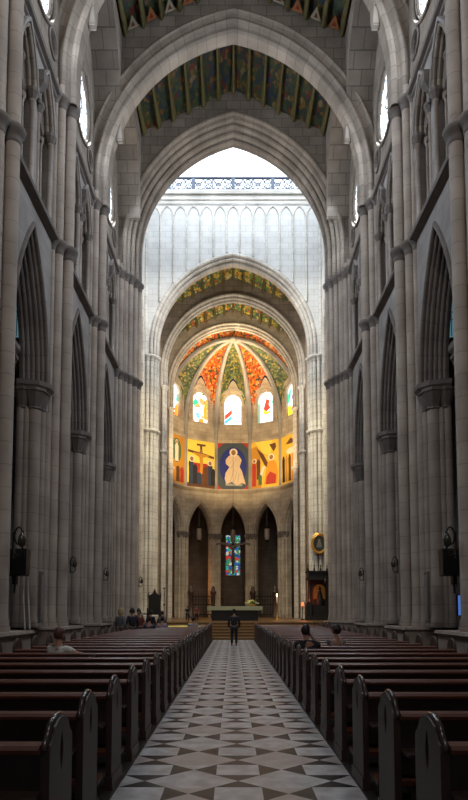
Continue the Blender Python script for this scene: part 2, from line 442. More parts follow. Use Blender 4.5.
# ------------------------------------------------------------------ wheel windows and roundels
wn = 0
for sd in (-1, 1):
    for i, c in enumerate(bays):
        wn += 1
        fn = lambda u, h, d: (sd*(WX+d), u, h)
        mb = MB()
        pr = [(1.74, 0), (1.74, -.08), (1.66, -.1), (1.62, .0), (1.56, .0), (1.52, .05), (1.47, .04), (1.44, .16)]
        n = 40
        mb.sweep([[(c+r*math.cos(2*PI*k/n), 23.8+r*math.sin(2*PI*k/n)) for k in range(n+1)] for r, d in pr], fn, [d for r, d in pr])
        w = struct(mb.build(f'window_{wn}', M['arch']))
        mb = MB(); mb.slab(circ(1.47, c, 23.8, 36), [], fn, .12, .15); mb.build('pane', M['glass_clere'], w)
        mb = MB()
        for k in range(8):
            a = 2*PI*k/8
            p0 = fn(c+.35*math.cos(a), 23.8+.35*math.sin(a), .08); p1 = fn(c+.95*math.cos(a), 23.8+.95*math.sin(a), .08)
            mb.tube([p0, p1],   .018, 6)
            b = a+PI/8; mb.tube([fn(c+1.08*math.cos(b)+.2*math.cos(t2), 23.8+1.08*math.sin(b)+.2*math.sin(t2), .08) for t2 in [2*PI*j/12 for j in range(12)]], .016, 5, True)
        mb.tube([fn(c+.35*math.cos(t2), 23.8+.35*math.sin(t2), .08) for t2 in [2*PI*j/16 for j in range(16)]], .025, 6, True)
        mb.build('tracery', M['arch'], w)
        for q in (-1, 1):
            mb = MB()
            pr = [(.50, 0), (.50, -.06), (.42, -.08), (.38, 0), (.36, .15)]
            mb.sweep([[(c+q*1.55+r*math.cos(2*PI*k/20), 22.2+r*math.sin(2*PI*k/20)) for k in range(21)] for r, d in pr], fn, [d for r, d in pr])
            for k in range(4):
                a = PI/2*k; mb.tube([fn(c+q*1.55+.2*math.cos(a)+.15*math.cos(t2), 22.2+.2*math.sin(a)+.15*math.sin(t2), .1) for t2 in [2*PI*j/10 for j in range(10)]], .03, 5, True)
            o = mb.build('stone_roundel', M['cap'])
            tag(o, f'small quatrefoil roundel {"before" if q < 0 else "past"} the wheel window, {"left" if sd < 0 else "right"} wall, {bn[i]}', 'roundel', 'roundels beside the wheel windows')
        # wall arch framing the clerestory, standing proud of the wall
        mb = MB()
        fn2 = lambda u, h, d: (sd*d, u, h)
        cv = arch_curve(2.55, 4.0, 0, 24.6, 18, None, 0)
        outer = [(-2.84, 24.1), (-2.72, 24.15)] + cv + [(2.72, 24.15), (2.84, 24.1), (2.84, 29.5), (-2.84, 29.5)]
        mb.slab(outer, [], fn2, 5.35, WX+.02)
        ob = mb.build('wall_arch', M['spandrel']); ob.location = (0, c, 0)
        tag(ob, f'broad stone wall arch over the wheel window, {"left" if sd < 0 else "right"} side, {bn[i]}', 'arch', 'wall arches under the painted ceiling')

# ------------------------------------------------------------------ nave piers
def ring(mb, x, y, r, z):
    mb.lathe(x, y, [(r, z-.34), (r*1.15, z-.3), (r*1.15, z-.24), (r+.03, z-.2), (r+.05, z-.1), (r+.13, z-.02), (r+.16, z+.08), (r+.12, z+.16), (r, z+.2)], 16)
def pier(name, label, sd, y, shafts, rings, top, plinth, mat='shaft', z0=1.1, group=None, cat='pier', core=None, plz=0):
    t = thing(name, label, cat, (0, y, 0), 0, group)
    if plinth:
        (ua, ub, xa, xb) = plinth
        mb = MB()
        A = [(sd*xa, ua), (sd*xb, ua), (sd*xb, ub), (sd*xa, ub)]
        g = lambda e: [(sd*(xa-e), ua-e), (sd*xb, ua-e), (sd*xb, ub+e), (sd*(xa-e), ub+e)]
        mb.frustum(g(.12), g(.12), plz, plz+.3); mb.frustum(g(.12), g(.03), plz+.3, plz+.38); mb.frustum(g(.03), g(.03), plz+.38, z0-.15)
        mb.frustum(g(.03), g(.12), z0-.15, z0-.08); mb.frustum(g(.12), g(.1), z0-.08, z0)
        mb.build('plinth', M['pier' if mat == 'shaft' else 'wall_white'], t)
    if core:
        mb = MB(); mb.box(sd*core[2], sd*core[3], core[0], core[1], z0, top); mb.build('core', M['pier' if mat == 'shaft' else 'wall_white'], t)
    for (u, x, r) in shafts:
        mb = MB(); mb.lathe(sd*x, u, [(r*1.3, z0), (r*1.32, z0+.12), (r*1.1, z0+.2), (r*1.18, z0+.28), (r, z0+.36), (r, top)], 16); o = mb.build('shaft', M[mat], t)
        for h in rings:
            mb = MB(); ring(mb, sd*x, u, r, h); mb.build('shaft_ring', M['cap' if mat == 'shaft' else 'shaft_white'], o)
    return t
NS = [(0, 6.23, .2), (-.43, 6.48, .175), (.43, 6.48, .175), (-.76, 6.6, .10), (.76, 6.6, .10)]
for sd in (-1, 1):
    side = 'left' if sd < 0 else 'right'
    pn = ['outside the picture edge', 'beside the black loudspeaker', 'second from the picture edge', 'third from the picture edge']
    for i in range(1, 4):
        pier('clustered_pier', f'stone pier of bundled shafts on the {side}, {pn[i]}', sd, P[i], NS, (H1+.1, H2), 21.3, (-1.2, 1.2, 5.85, 7.45), group='bundled nave piers', core=(-.5, .5, 6.5, 6.62))

# crossing piers, near pair (arch orders step inward going away from the camera)
BS = [(-.75, 6.55, .12), (-.35, 6.42, .17), (-.02, 6.2, .17), (.32, 5.98, .17), (.72, 5.78, .18), (1.15, 5.66, .2)]
for sd in (-1, 1):
    side = 'left' if sd < 0 else 'right'
    pier('crossing_pier', f'stepped stone pier of many shafts carrying the great crossing arch, {side} side', sd, 33.3, BS, (H1, H2+.15), 21.4, (-1.2, 1.9, 5.4, 7.5), group=None, core=(-.3, 1.9, 6.2, 8.0))

# ------------------------------------------------------------------ transverse arches of the nave
def tfn(y): return lambda u, h, d: (u, y+d, h)
TP = [(1.10, -.42), (1.06, -.55), (.98, -.60), (.90, -.55), (.86, -.44), (.78, -.40), (.66, -.40), (.60, -.52), (.50, -.58), (.40, -.52), (.34, -.40), (.26, -.34), (.22, -.42), (.12, -.42), (.02, -.34), (0, -.2), (0, .2), (.2, .45), (1.1, .45)]
for i, lab in ((2, 'pointed stone transverse arch nearest the camera, cut off by the top edge'), (3, 'great pointed stone transverse arch spanning the nave before the crossing')):
    t = thing('transverse_arch', lab, 'arch', (0, P[i], 0))
    mb = MB(); sweep_arch(mb, 5.93, 7.4, 22.0, TP, tfn(0), 40, H2); mb.build('moulding', M['arch'], t)
    mb = MB()
    o = [(-WX, H2)] + [(-6.45, H2)] 
    cv = arch_curve(5.93, 7.4, .95, 22.0, 40, H2)
    outer = [(-WX-.01, H2-.01)] + cv + [(WX+.01, H2-.01), (WX+.01, gable(WX)), (0, gable(0)), (-WX-.01, gable(WX))]
    mb.slab(outer, [], tfn(0), -.38, .38); mb.build('spandrel', M['spandrel'], t)

# ------------------------------------------------------------------ crossing arch wall (near) and its orders
mb = MB()
cv = arch_curve(5.5, 7.15, .62, 22.6, 40, 21.1)
mb.slab([(-WX-1.5, 21.1)] + cv + [(WX+1.5, 21.1), (WX+1.5, 33.9), (-WX-1.5, 33.9)], [], tfn(33.0), 0, 1.6)
struct(mb.build('wall_front', M['spandrel']))
t = thing('crossing_arch', 'huge many-moulded pointed arch opening onto the bright crossing', 'arch', (0, 33.0, 0))
prof = roll_profile([(.74, -.06), (.56, .18), (.36, .46), (.17, .82), (.04, 1.2)], [.14, .14, .15, .16, .15], (.9, .0), (0, 1.6))
mb = MB(); sweep_arch(mb, 5.5, 7.15, 22.6, prof, tfn(0), 44, 21.0); mb.build('moulding', M['arch'], t)

# ------------------------------------------------------------------ painted ceilings
PAL = [((.035, .055, .02), 4), ((.012, .03, .025), 4), ((.13, .07, .015), 2), ((.10, .015, .008), 1.6), ((.012, .022, .06), 1.2), ((.16, .12, .05), .6)]
M['painted'] = mosaic('painted_ceiling_panels', PAL, 6, lead=True, rough=.5, stretch=(1, .55, 1))
M['painted_bright'] = mosaic('painted_chancel_panels', [((.16, .24, .06), 3), ((.05, .12, .08), 2), ((.55, .38, .06), 2.5), ((.45, .12, .03), 1.2), ((.55, .48, .3), .7)], 5, lead=True, stretch=(1, .6, 1))
M['ribp'] = plain('painted_rib', (.12, .10, .035), .6, var=.4)
def trimat(): return [plain('ornament_cream', (.28, .24, .16)), plain('ornament_orange', (.28, .09, .02)), plain('ornament_red', (.12, .015, .01))]
TM = trimat()
def painted_ceiling(y0, y1, mat, tri=False, n=13):
    mb = MB()
    yy = (y0, y1)
    vs = []; 
    for y in yy:
        for x in (-5.4, 0, 5.4): vs.append((x, y, gable(x)+.02))
        for x in (5.4, 0, -5.4): vs.append((x, y, gable(x)+.25))
    mb.add(vs, [(0,1,7,6),(1,2,8,7),(2,3,9,8),(3,4,10,9),(4,5,11,10),(5,0,6,11),(0,1,4,5),(1,2,3,4),(6,7,10,11),(7,8,9,10)])
    c = struct(mb.build('ceiling', mat))
    sp = 10.4/(n-1)
    for k in range(n):
        x = -5.2+sp*k; mb = MB(); pts = []
        m = 7
        for j in range(m):
            f = j/(m-1); y = y0+(y1-y0)*f; w = .05+.12*abs(2*f-1)**1.5; dz = .30
            h = gable(x)
            pts += [(x-w, y, h+.02), (x-.035, y, h-dz), (x+.035, y, h-dz), (x+w, y, h+.02)]
        fs = []
        for j in range(m-1):
            for q in range(3): fs.append((4*j+q, 4*j+q+1, 4*j+5+q, 4*j+4+q))
        fs += [(0, 1, 2, 3), tuple(range(4*m-1, 4*m-5, -1))]
        mb.add(pts, fs); mb.build('ceiling_rib', M['ribp'], c)
    if tri:
        for k in range(n-1):
            x = -5.2+sp*(k+.5); hz = gable(x); sl = -.45*(1 if x > 0 else -1)
            mb = MB(); s3 = .27
            mb.cur = k % 2
            y = y1-.25
            mb.add([(x-s3, y, hz-sl*s3-.30), (x+s3, y, hz+sl*s3-.30), (x, y-.55, hz-.20)], [(0, 1, 2)])
            mb.cur = 2
            s4 = .1; mb.add([(x-s4, y-.12, hz-sl*s4-.31), (x+s4, y-.12, hz+sl*s4-.31), (x, y-.32, hz-.26)], [(0, 1, 2)])
            mb.build('painted_triangle', TM, c)
    return c
painted_ceiling(P[1]+.2, P[2]-.2, M['painted'])
painted_ceiling(P[2]+.2, P[3]-.36, M['painted'], tri=True)
painted_ceiling(P[3]+.2, P[4]-.02, M['painted'])
GH = 30.5; GS = .455
painted_ceiling(YC+.9, YD-.02, M['painted_bright'])
painted_ceiling(YD+.6, YE-.02, M['painted_bright'])

# ------------------------------------------------------------------ crossing
for sd in (-1, 1):
    side = 'left' if sd < 0 else 'right'
    mb = MB()
    o = [(34.6, 0), (35.4, 0)] + arch_curve(4.05, 6.2, 0, 20.9, 24, None, 39.45) + [(43.5, 0), (44.4, 0), (44.4, 33.9), (34.6, 33.9)]
    mb.slab(o, [], lambda u, h, d: (sd*(6.75+d), u, h), 0, 1.2)
    struct(mb.build('wall_'+side, M['wall_white']))
    t = thing('transept_arch', f'tall pale arch opening from the crossing into the {side} transept', 'arch', (sd*6.75, 39.45, 0))
    prof = roll_profile([(-.05, .0), (-.25, .35), (-.4, .7)], [.14, .14, .14], (.05, -.02), (-.45, 1.1))
    mb = MB(); sweep_arch(mb, 4.05, 6.2, 20.9, prof, lambda u, h, d: (sd*d, u, h), 24, PH); mb.build('moulding', M['arch_white'], t)
    # transept box
    mb = MB(); mb.box(sd*7.9, sd*20, 34.6, 34.9, 0, 31); struct(mb.build('wall_'+side, M['spandrel']))
    mb = MB(); mb.box(sd*7.9, sd*20, 44.1, 44.4, 0, 31); struct(mb.build('wall_'+side, M['spandrel']))
    mb = MB(); mb.box(sd*20, sd*20.4, 34.6, 44.4, 0, 31); struct(mb.build('wall_'+side, M['spandrel']))
    mb = MB(); mb.box(sd*6.8, sd*20.4, 34.6, 44.4, 30.5, 31); struct(mb.build('ceiling', M['spandrel']))
# far crossing wall with the chancel arch
mb = MB()
s0 = 5.7
cv = arch_curve(s0, 6.6, .5, 21.8, 40, PH)
outer = [(-8, PH)] + cv + [(8, PH), (8, 34), (-8, 34)]
mb.slab(outer, [], tfn(YC), 0, .8)
struct(mb.build('wall_back', M['wall_white']))
t = thing('chancel_arch', 'pale pointed chancel arch at the foot of the white arcaded wall', 'arch', (0, YC, 0))
prof = roll_profile([(.52, -.02), (.3, .14), (.1, .4)], [.13, .12, .12], (.72, .0), (0, .8))
mb = MB(); sweep_arch(mb, s0, 6.6, 21.8, prof, tfn(0), 40, 20.9); mb.build('moulding', M['arch_white'], t)
FS = [(-.1, 6.72, .13), (-.22, 6.45, .14), (-.12, 6.15, .14), (.1, 5.93, .14), (.45, 5.8, .14)]
for sd in (-1, 1):
    side = 'left' if sd < 0 else 'right'
    pier('chancel_pier', f'brightly lit pale stone pier of slim shafts {side} of the chancel arch', sd, YC, FS, (15.1, 20.8), 21, (-.5, .8, 5.6, 7.2), 'shaft_white', PH+.6, core=(0, .8, 6.0, 6.9), plz=PH)
# corner shafts running up the wall either side
for sd in (-1, 1):
    mb = MB(); mb.lathe(sd*6.66, YC-.1, [(.13, 21), (.13, 33.2)], 12); 
    o = mb.build('wall_shaft', M['shaft_white']); tag(o, f'slim pale shaft rising in the {"left" if sd < 0 else "right"} corner of the arcaded wall', 'shaft')
# blind arcade on the far wall
def blind(x, zb, k):
    t = thing('blind_arch', f'slender blind arch on the white wall over the chancel arch, {NTH[k]} from the left', 'arch', (x, YC, 0), 0, 'blind arches on the white wall')
    w = 1.02/2
    mb = MB(); pr = [(.0, 0), (.0, -.07), (-.07, -.09), (-.11, -.04), (-.11, 0)]
    sweep_arch(mb, w, .85, 32.05, [(o-.01, d) for o, d in pr], tfn(0), 10); mb.build('moulding', M['arch_white'], t)
    mb = MB(); mb.lathe(-w, -.06, [(.07, zb), (.07, 32.1)], 8); mb.build('colonnette', M['shaft_white'], t)
def zc_arch(x):
    R = (s0*s0+6.6*6.6)/(2*s0); c = R-s0; R2 = R+.72; xx = abs(x)
    v = R2*R2-(xx+c)**2
    return 21.8+math.sqrt(v) if v > 0 else 21.8
for k in range(13):
    x = (k-6)*1.02; blind(x, zc_arch(x-.51)+.05, k)
# cornice
pr = [(a+.3, b) for a, b in [(32.65, 0), (32.65, -.08), (32.8, -.1), (32.82, -.02), (33.0, -.02), (33.02, -.12), (33.2, -.14), (33.22, -.05), (33.4, -.05), (33.42, -.25), (33.6, -.32), (33.7, -.32), (33.7, 0)]]
mb = MB(); mb.sweep([[(-6.75, a), (6.75, a)] for a, d in pr], tfn(YC), [d for a, d in pr]); struct(mb.build('trim_3', M['shaft_white']))
# balustrade of the lantern gallery
M['balus'] = plain('balustrade_stone', (.085, .10, .14), .7)
t = thing('stone_balustrade', 'pierced balustrade of circles and crossed arcs along the lantern gallery', 'balustrade', (0, YC-.15, 34.0))
mb = MB(); mb.box(-6.7, 6.7, -.1, .1, 0, .12); mb.build('bottom_rail', M['balus'], t)
mb = MB(); mb.box(-6.7, 6.7, -.1, .1, .98, 1.07); mb.build('top_rail', M['balus'], t)
for k in range(-2, 3):
    mb = MB(); mb.box(k*3.06-.13, k*3.06+.13, -.12, .12, .12, .95); mb.build('post', M['balus'], t)
for k in range(-9, 9):
    x = k*.765+.38
    if abs(x) > 6.6: continue
    mb = MB(); a = .34
    if k % 2: mb.tube([(x+a*math.cos(q), 0, .535+a*math.sin(q)) for q in [2*PI*j/16 for j in range(16)]], .04, 5, True)
    else: mb.tube([(x+.12*math.cos(q), 0, .535+.12*math.sin(q)) for q in [2*PI*j/12 for j in range(12)]], .035, 5, True)
    for q in (-1, 1):
        mb.tube([(x-.38+.76*f, 0, .535+q*(-.4+1.6*f*(1-f)*.9+ (0 if f < .5 else 0))) for f in [j/8 for j in range(9)]], .035, 5)
        mb.tube([(x-.38*q*f, 0, .13+.8*f) for f in (-1, -.5, 0, .5, 1) if f >= 0], .035, 5)
    mb.build('pierced_panel', M['balus'], t)
# lantern drum above the crossing: four glazed sides
LZ0, LZ1 = 34.0, 40.5
def lantern_side(nm, ax, c, a0, a1, gl='lantern_glass'):
    global wn
    mb = MB()
    def bx(u0, u1, z0, z1, d=.25, m=mb):
        if ax == 'y': m.box(u0, u1, c-d, c+d, z0, z1)
        else: m.box(c-d, c+d, u0, u1, z0, z1)
    bx(a0, a1, LZ1, LZ1+1.2)
    n = 5
    for k in range(n+1):
        u = a0+(a1-a0)*k/n; bx(u-.11, u+.11, LZ0, LZ1)
    struct(mb.build(nm, M['wall_white']))
    for k in range(n):
        u0 = a0+(a1-a0)*k/n+.11; u1 = a0+(a1-a0)*(k+1)/n-.11
        wn += 1; m2 = MB(); bx(u0, u1, LZ0, LZ1, .02, m2); struct(m2.build(f'window_{wn}', M[gl]))
lantern_side('wall_back', 'y', 45.6, -7.9, 7.9, 'lantern_glass_far')
lantern_side('wall_front', 'y', 33.3, -7.9, 7.9)
lantern_side('wall_left', 'x', -7.9, 33.3, 45.6)
lantern_side('wall_right', 'x', 7.9, 33.3, 45.6)
for a in ((-8, 8, 44.3, 45.9), (-8, 8, 33.0, 34.6)):
    mb = MB(); mb.box(a[0], a[1], a[2], a[3], 33.8, 34.0); struct(mb.build('floor', M['wall_white']))
for sd in (-1, 1):
    mb = MB(); mb.box(sd*6.75, sd*8.2, 33.0, 45.9, 33.8, 34.0); struct(mb.build('floor', M['wall_white']))
mb = MB(); mb.box(-8.4, 8.4, 33.0, 46.1, 41.7, 42); struct(mb.build('ceiling', M['wall_white']))

# ------------------------------------------------------------------ chancel
def inner_arch(y, lab, prof, depth, mat, sp, ri=7.1, sz=21):
    t = thing('chancel_rib_arch', lab, 'arch', (0, y, 0))
    mb = MB(); sweep_arch(mb, 5.68, ri, sz, prof, tfn(0), 40, 20.9); mb.build('moulding', M[mat], t)
    mb = MB(); cv = arch_curve(5.68, ri, .35, sz, 40, 20.9)
    mb.slab([(-WX-.01, 20.9)] + cv + [(WX+.01, 20.9), (WX+.01, gable(WX)), (0, gable(0)), (-WX-.01, gable(WX))], [], tfn(0), 0, depth)
    mb.build('spandrel', M[sp], t)
    for sd in (-1, 1):
        for (u, x, r) in ((.1, 5.95, .14), (.4, 5.82, .14)):
            mb = MB(); mb.lathe(sd*x, u, [(r, PH), (r, 20.9)], 12); o = mb.build('shaft', M['shaft_white'], t)
            for h in (15.1, 20.8): mb = MB(); ring(mb, sd*x, u, r, h); mb.build('shaft_ring', M['shaft_white'], o)
pr = roll_profile([(.42, -.02), (.2, .2), (.06, .45)], [.12, .12, .1], (.55, 0), (0, .6))
inner_arch(YD, 'pointed arch halfway down the chancel, between two painted ceilings', pr, .6, 'arch_white', 'spandrel', 6.1, 22.4)
inner_arch(YE, 'round-shouldered arch framing the apse vault', pr, .6, 'arch_white', 'apse', 5.75, 22.9)
for sd in (-1, 1):
    side = 'left' if sd < 0 else 'right'
    mb = MB(); mb.box(sd*6.2, sd*7, YC+.8, 57.0, 0, 30.5); struct(mb.build('wall_'+side, M['apse']))

# ------------------------------------------------------------------ apse
ZC = 55.1; R12 = 6.88
def av(deg, r=R12): a = math.radians(deg); return Vector((r*math.sin(a), ZC+r*math.cos(a), 0))
BOSS = Vector((0, 56.3, 27.9)); HS = 20.4
facets = [(-75, -45), (-45, -15), (-15, 15), (15, 45), (45, 75)]
fname = ['far left', 'left of centre', 'central', 'right of centre', 'far right']
GOLDS = [((.80, .45, .03), 3), ((.55, .20, .02), 2), ((.25, .06, .02), 1.2), ((.8, .6, .2), 1)]
M['web_o'] = mosaic('painted_orange_vault', [((.55, .12, .015), 3), ((.38, .05, .01), 2), ((.70, .28, .03), 1.3), ((.05, .06, .03), 1.6), ((.5, .40, .2), .5)], 6, lead=False)
M['web_g'] = mosaic('painted_green_vault', [((.10, .14, .05), 4), ((.24, .21, .06), 1.6), ((.04, .06, .04), 3), ((.42, .28, .07), 1)], 6, lead=False)
WHT = (.92, .96, 1)
M['gl_a'] = mosaic('stained_glass_pale', [(WHT, 5), ((1, .75, .35), 1.4), ((.9, .2, .05), .6), ((.1, .6, .35), .6)], 2.2, 3.2)
M['gl_edge'] = {k: glow('stained_'+k, c, 2.0) for k, c in dict(red=(.9, .04, .02), blue=(.05, .35, .9), green=(.02, .5, .22), yellow=(1, .55, .02), orange=(1, .25, .02), violet=(.2, .06, .6)).items()}
M['gl_white'] = glow('stained_white', WHT, 3.0)
M['gl_low'] = mosaic('stained_glass_deep', [((.02, .10, .5), 3), ((.02, .45, .35), 3), ((.7, .04, .04), 1.6), ((.7, .7, .55), 1.6), ((.05, .3, .1), 2)], 3.6, .75)
for fi, (a0, a1) in enumerate(facets):
    A = av(a0); B = av(a1); mid = (A+B)/2; dirv = (B-A).normalized(); nrm = Vector((dirv.y, -dirv.x, 0))   # outwards?
    if nrm.dot(mid-Vector((0, ZC, 0))) < 0: nrm = -nrm
    W = (B-A).length/2
    f3 = lambda u, h, d: tuple(mid + dirv*u + nrm*d + Vector((0, 0, h)))
    # lower arcade tier, upper tier
    mb = MB()
    lo = [(-W, PH), (-1.35, PH)] + arch_curve(1.35, 3.1, 0, 9.55, 14) + [(1.35, PH), (W, PH), (W, 14.1), (-W, 14.1)]
    mb.slab(lo, [], f3, 0, .9)
    struct(mb.build('wall_apse', M['apse']))
    mb = MB()
    win = arch_curve(.88, .95, 0, 23.45, 10, 21.15)
    top = [(-W, 14.1), (W, 14.1)] + [(W*(1-2*k/16), HS+5.5*(1-abs(1-2*k/16)**1.6)) for k in range(17)]
    mb.slab(top, [win], f3, 0, .5)
    struct(mb.build('wall_apse', M['apse']))
    # pointed arch order below
    t = thing('ambulatory_arch', f'pointed arch of the lower apse arcade, {fname[fi]}', 'arch', tuple(mid))
    f0 = lambda u, h, d: tuple(dirv*u + nrm*d + Vector((0, 0, h)))
    pr = roll_profile([(.24, -.02), (.10, .1), (.0, .3)], [.08, .08, .08], (.34, .0), (-.06, .8))
    mb = MB(); sweep_arch(mb, 1.35, 3.1, 9.55, pr, f0, 14); mb.build('moulding', M['apse'], t)
    for q in (-1, 1):
        for (u, d, r) in ((1.56, .0, .12), (1.40, .35, .14)):
            mb = MB(); p = dirv*q*u+nrm*d; mb.lathe(p.x, p.y, [(r*1.4, PH), (r*1.4, PH+.3), (r, PH+.5), (r, 9.1)], 12); mb.build('column', M['apse'], t)
        mb = MB()
        for (u, d) in ((1.56, .02), (1.40, .35)):
            p = dirv*q*u+nrm*d; mb.lathe(p.x, p.y, [(.15, 9.0), (.28, 9.4), (.3, 9.42), (.3, 9.6)], 8, PI/8, False)
        mb.build('capital', M['cap'], t)
    # string courses
    for (h, dd, tn) in ((14.1, .3, 'trim_4'), (19.35, .12, 'trim_5')):
        pr = [(h-.25, 0), (h-.1, -dd*.6), (h, -dd), (h+.15, -dd), (h+.2, 0)]
        mb = MB(); mb.sweep([[(-W, a), (W, a)] for a, d in pr], f3, [d for a, d in pr]); struct(mb.build(tn, M['apse']))
    # window with moulded surround
    wn += 1
    pr = [(.62, 0), (.6, -.12), (.48, -.14), (.42, -.02), (.3, .0), (.24, -.06), (.14, -.04), (.1, .12), (0, .3)]
    mb = MB()
    curves = []
    for o, d in pr:
        f = min(1, max(0, (o)/.62)); rise = .95+.72*f
        curves.append(arch_curve(.88+o*.9, max(rise, .9+o*.9+.001), 0, 23.45, 12, 21.15-(.0 if o > .1 else 0)))
    mb.sweep(curves, f3, [d for o, d in pr]); w = struct(mb.build(f'window_{wn}', M['apse']))
    mb = MB(); 
    mats = [M['gl_white'] if fi != 1 else M['gl_a'], *[M['gl_edge'][k] for k in ('red', 'blue', 'green', 'yellow', 'orange', 'violet')], M['iron']]
    mb.slab(arch_curve(.88, .95, 0, 23.45, 10, 21.15), [], f3, .30, .34)
    def poly(ci, pts, d=.29):
        mb.cur = ci; mb.add([f3(u, 21.15+h, d) for u, h in pts], [tuple(range(len(pts)))])
    if fi == 2:
        poly(1, [(-.86, 1.1), (-.1, 1.75), (-.1, 1.2), (-.86, .55)]); poly(2, [(-.86, .5), (-.1, 1.1), (-.1, .7), (-.86, .08)])
        poly(3, [(-.87, .0), (-.87, .12), (.1, .12), (.1, 0)]); poly(4, [(.1, 0), (.1, .12), (.87, .12), (.87, 0)]); poly(2, [(.78, .2), (.87, .2), (.87, 2.2), (.78, 2.2)])
    elif fi == 3:
        poly(3, [(-.87, 0), (-.7, 0), (-.7, 2.0), (-.87, 2.2)]); poly(1, [(-.35, 1.5), (0, 2.6), (.4, 2.3), (.3, 1.9), (.5, 1.5), (0, 1.2)])
        poly(4, [(-.3, 1.45), (.1, 1.15), (.55, 1.4), (.45, 1.0), (0, .85), (-.35, 1.0)]); poly(4, [(-.1, 3.1), (.3, 2.85), (0, 2.7)]); poly(3, [(.6, 2.2), (.85, 2.4), (.85, 1.6), (.75, 1.6)])
    elif fi == 4:
        poly(3, [(-.87, 1.2), (-.87, 2.3), (-.3, 3.0), (-.4, 2.0)]); poly(6, [(-.3, 1.8), (0, 2.8), (.5, 2.4), (.8, 1.6), (.2, 1.2)]); poly(4, [(-.87, 0), (-.87, 1.2), (-.1, .9), (-.1, 0)])
        poly(1, [(.1, 3.0), (.6, 2.9), (.6, 2.5), (.2, 2.7)]); poly(2, [(.1, 0), (.1, .9), (.85, 1.3), (.85, 0)])
    elif fi == 0:
        poly(1, [(-.87, 0), (-.87, .7), (.3, .4), (.3, 0)]); poly(5, [(.3, 0), (.3, 1.0), (.86, 1.5), (.86, 0)]); poly(3, [(.5, 1.6), (.86, 1.6), (.86, 2.4), (.6, 2.3)]); poly(4, [(-.87, .7), (-.87, 1.3), (-.3, .6)])
    else:
        poly(3, [(-.87, 1.9), (-.5, 2.6), (-.1, 2.1), (-.6, 1.7)]); poly(5, [(.5, 0.4), (.86, .4), (.86, 2.6), (.7, 2.6), (.4, 1.4)]); poly(5, [(-.2, 0), (.5, 0), (.4, .5), (-.1, .4)]); poly(2, [(-.86, 0), (-.75, 0), (-.75, 1.6), (-.86, 1.6)])
    mb.build('pane', mats, w)
    # blind panel below the window
    mb = MB()
    for k in range(6):
        u = -.75+.3*k
        mb.add([f3(u-.03, 19.7, -.03), f3(u+.03, 19.7, -.03), f3(u+.03, 20.75, -.03), f3(u-.03, 20.75, -.03), f3(u-.03, 19.7, 0), f3(u+.03, 19.7, 0), f3(u+.03, 20.75, 0), f3(u-.03, 20.75, 0)], [(0,1,2,3),(0,4,5,1),(2,6,7,3),(0,3,7,4),(1,5,6,2)])
    struct(mb.build('trim_6', M['apse']))
    # vault web
    mb = MB(); ns, nt_ = 14, 14; vs = []
    def rib(Vx, th):
        f = math.cos(th); b2 = Vector((BOSS.x, BOSS.y, 0)); p = b2+(Vector((Vx.x, Vx.y, 0))-b2)*f
        return Vector((p.x, p.y, HS+(BOSS.z-HS)*math.sin(th)))
    for j in range(nt_+1):
        th = PI/2*j/nt_
        pa, pb = rib(A, th), rib(B, th)
        for i in range(ns+1):
            s_ = i/ns; p = pa.lerp(pb, s_); k = 1-abs(1-2*s_)**1.6
            p.z += 5.5*k*(1-math.sin(th))**1.15 + .25*k*math.cos(th)
            vs.append(p)
    mb.add(vs, [(j*(ns+1)+i, j*(ns+1)+i+1, (j+1)*(ns+1)+i+1, (j+1)*(ns+1)+i) for j in range(nt_) for i in range(ns)], True)
    struct(mb.build('ceiling', M['web_g'] if fi % 2 == 0 else M['web_o']))
# side webs up against the apse arch
for sd in (-1, 1):
    A = av(sd*75); mb = MB(); vs = []
    cvE = [p for p in arch_curve(5.95, 6.0, 0, 22.9, 14, None) if p[0] >= -1e-6][::-1]; cvE = [(u, h) for u, h in cvE]
    cvE = sorted(cvE, key=lambda p: p[1]); cvE[0] = (5.95, 20.4)
    for j in range(15):
        th = PI/2*j/14; pa = rib(A, th); pb = Vector((sd*cvE[j][0], YE+.55, cvE[j][1]))
        for i in range(9):
            p = pa.lerp(pb, i/8); vs.append(p)
    mb.add(vs, [(j*9+i, j*9+i+1, (j+1)*9+i+1, (j+1)*9+i) for j in range(14) for i in range(8)], True)
    struct(mb.build('ceiling', M['web_o']))
ribn = ['far left', 'left', 'left of the middle', 'right of the middle', 'right', 'far right']
for k, a in enumerate((-75, -45, -15, 15, 45, 75)):
    A = av(a, R12-.05); mb = MB()
    pts = [rib(A, PI/2*j/20) for j in range(21)]
    pts = [Vector((p.x, p.y, p.z-.05)) for p in pts]
    mb.tube([Vector((A.x, A.y, 14.2))]+pts, .20, 8)
    t = thing('vault_rib', f'pale stone rib fanning from the apse boss, {ribn[k]}', 'rib', (0, 0, 0), 0, 'ribs of the apse vault')
    mb.build('moulding', M['arch_white'], t)
    for off in (-1, 1):
        m2 = MB(); tv = Vector((math.cos(math.radians(a)), -math.sin(math.radians(a)), 0))
        m2.tube([p+tv*off*.22*(1-.6*j/20)+Vector((0, 0, .12)) for j, p in enumerate(pts)], .09, 6); m2.build('fillet', M['arch_white'], t)
mb = MB(); mb.lathe(0, 0, [(.1, -.3), (.35, -.2), (.4, 0), (.3, .1)], 14); o = mb.build('vault_boss', M['arch_white']); o.location = BOSS
tag(o, 'small round stone boss where the apse ribs meet', 'boss')
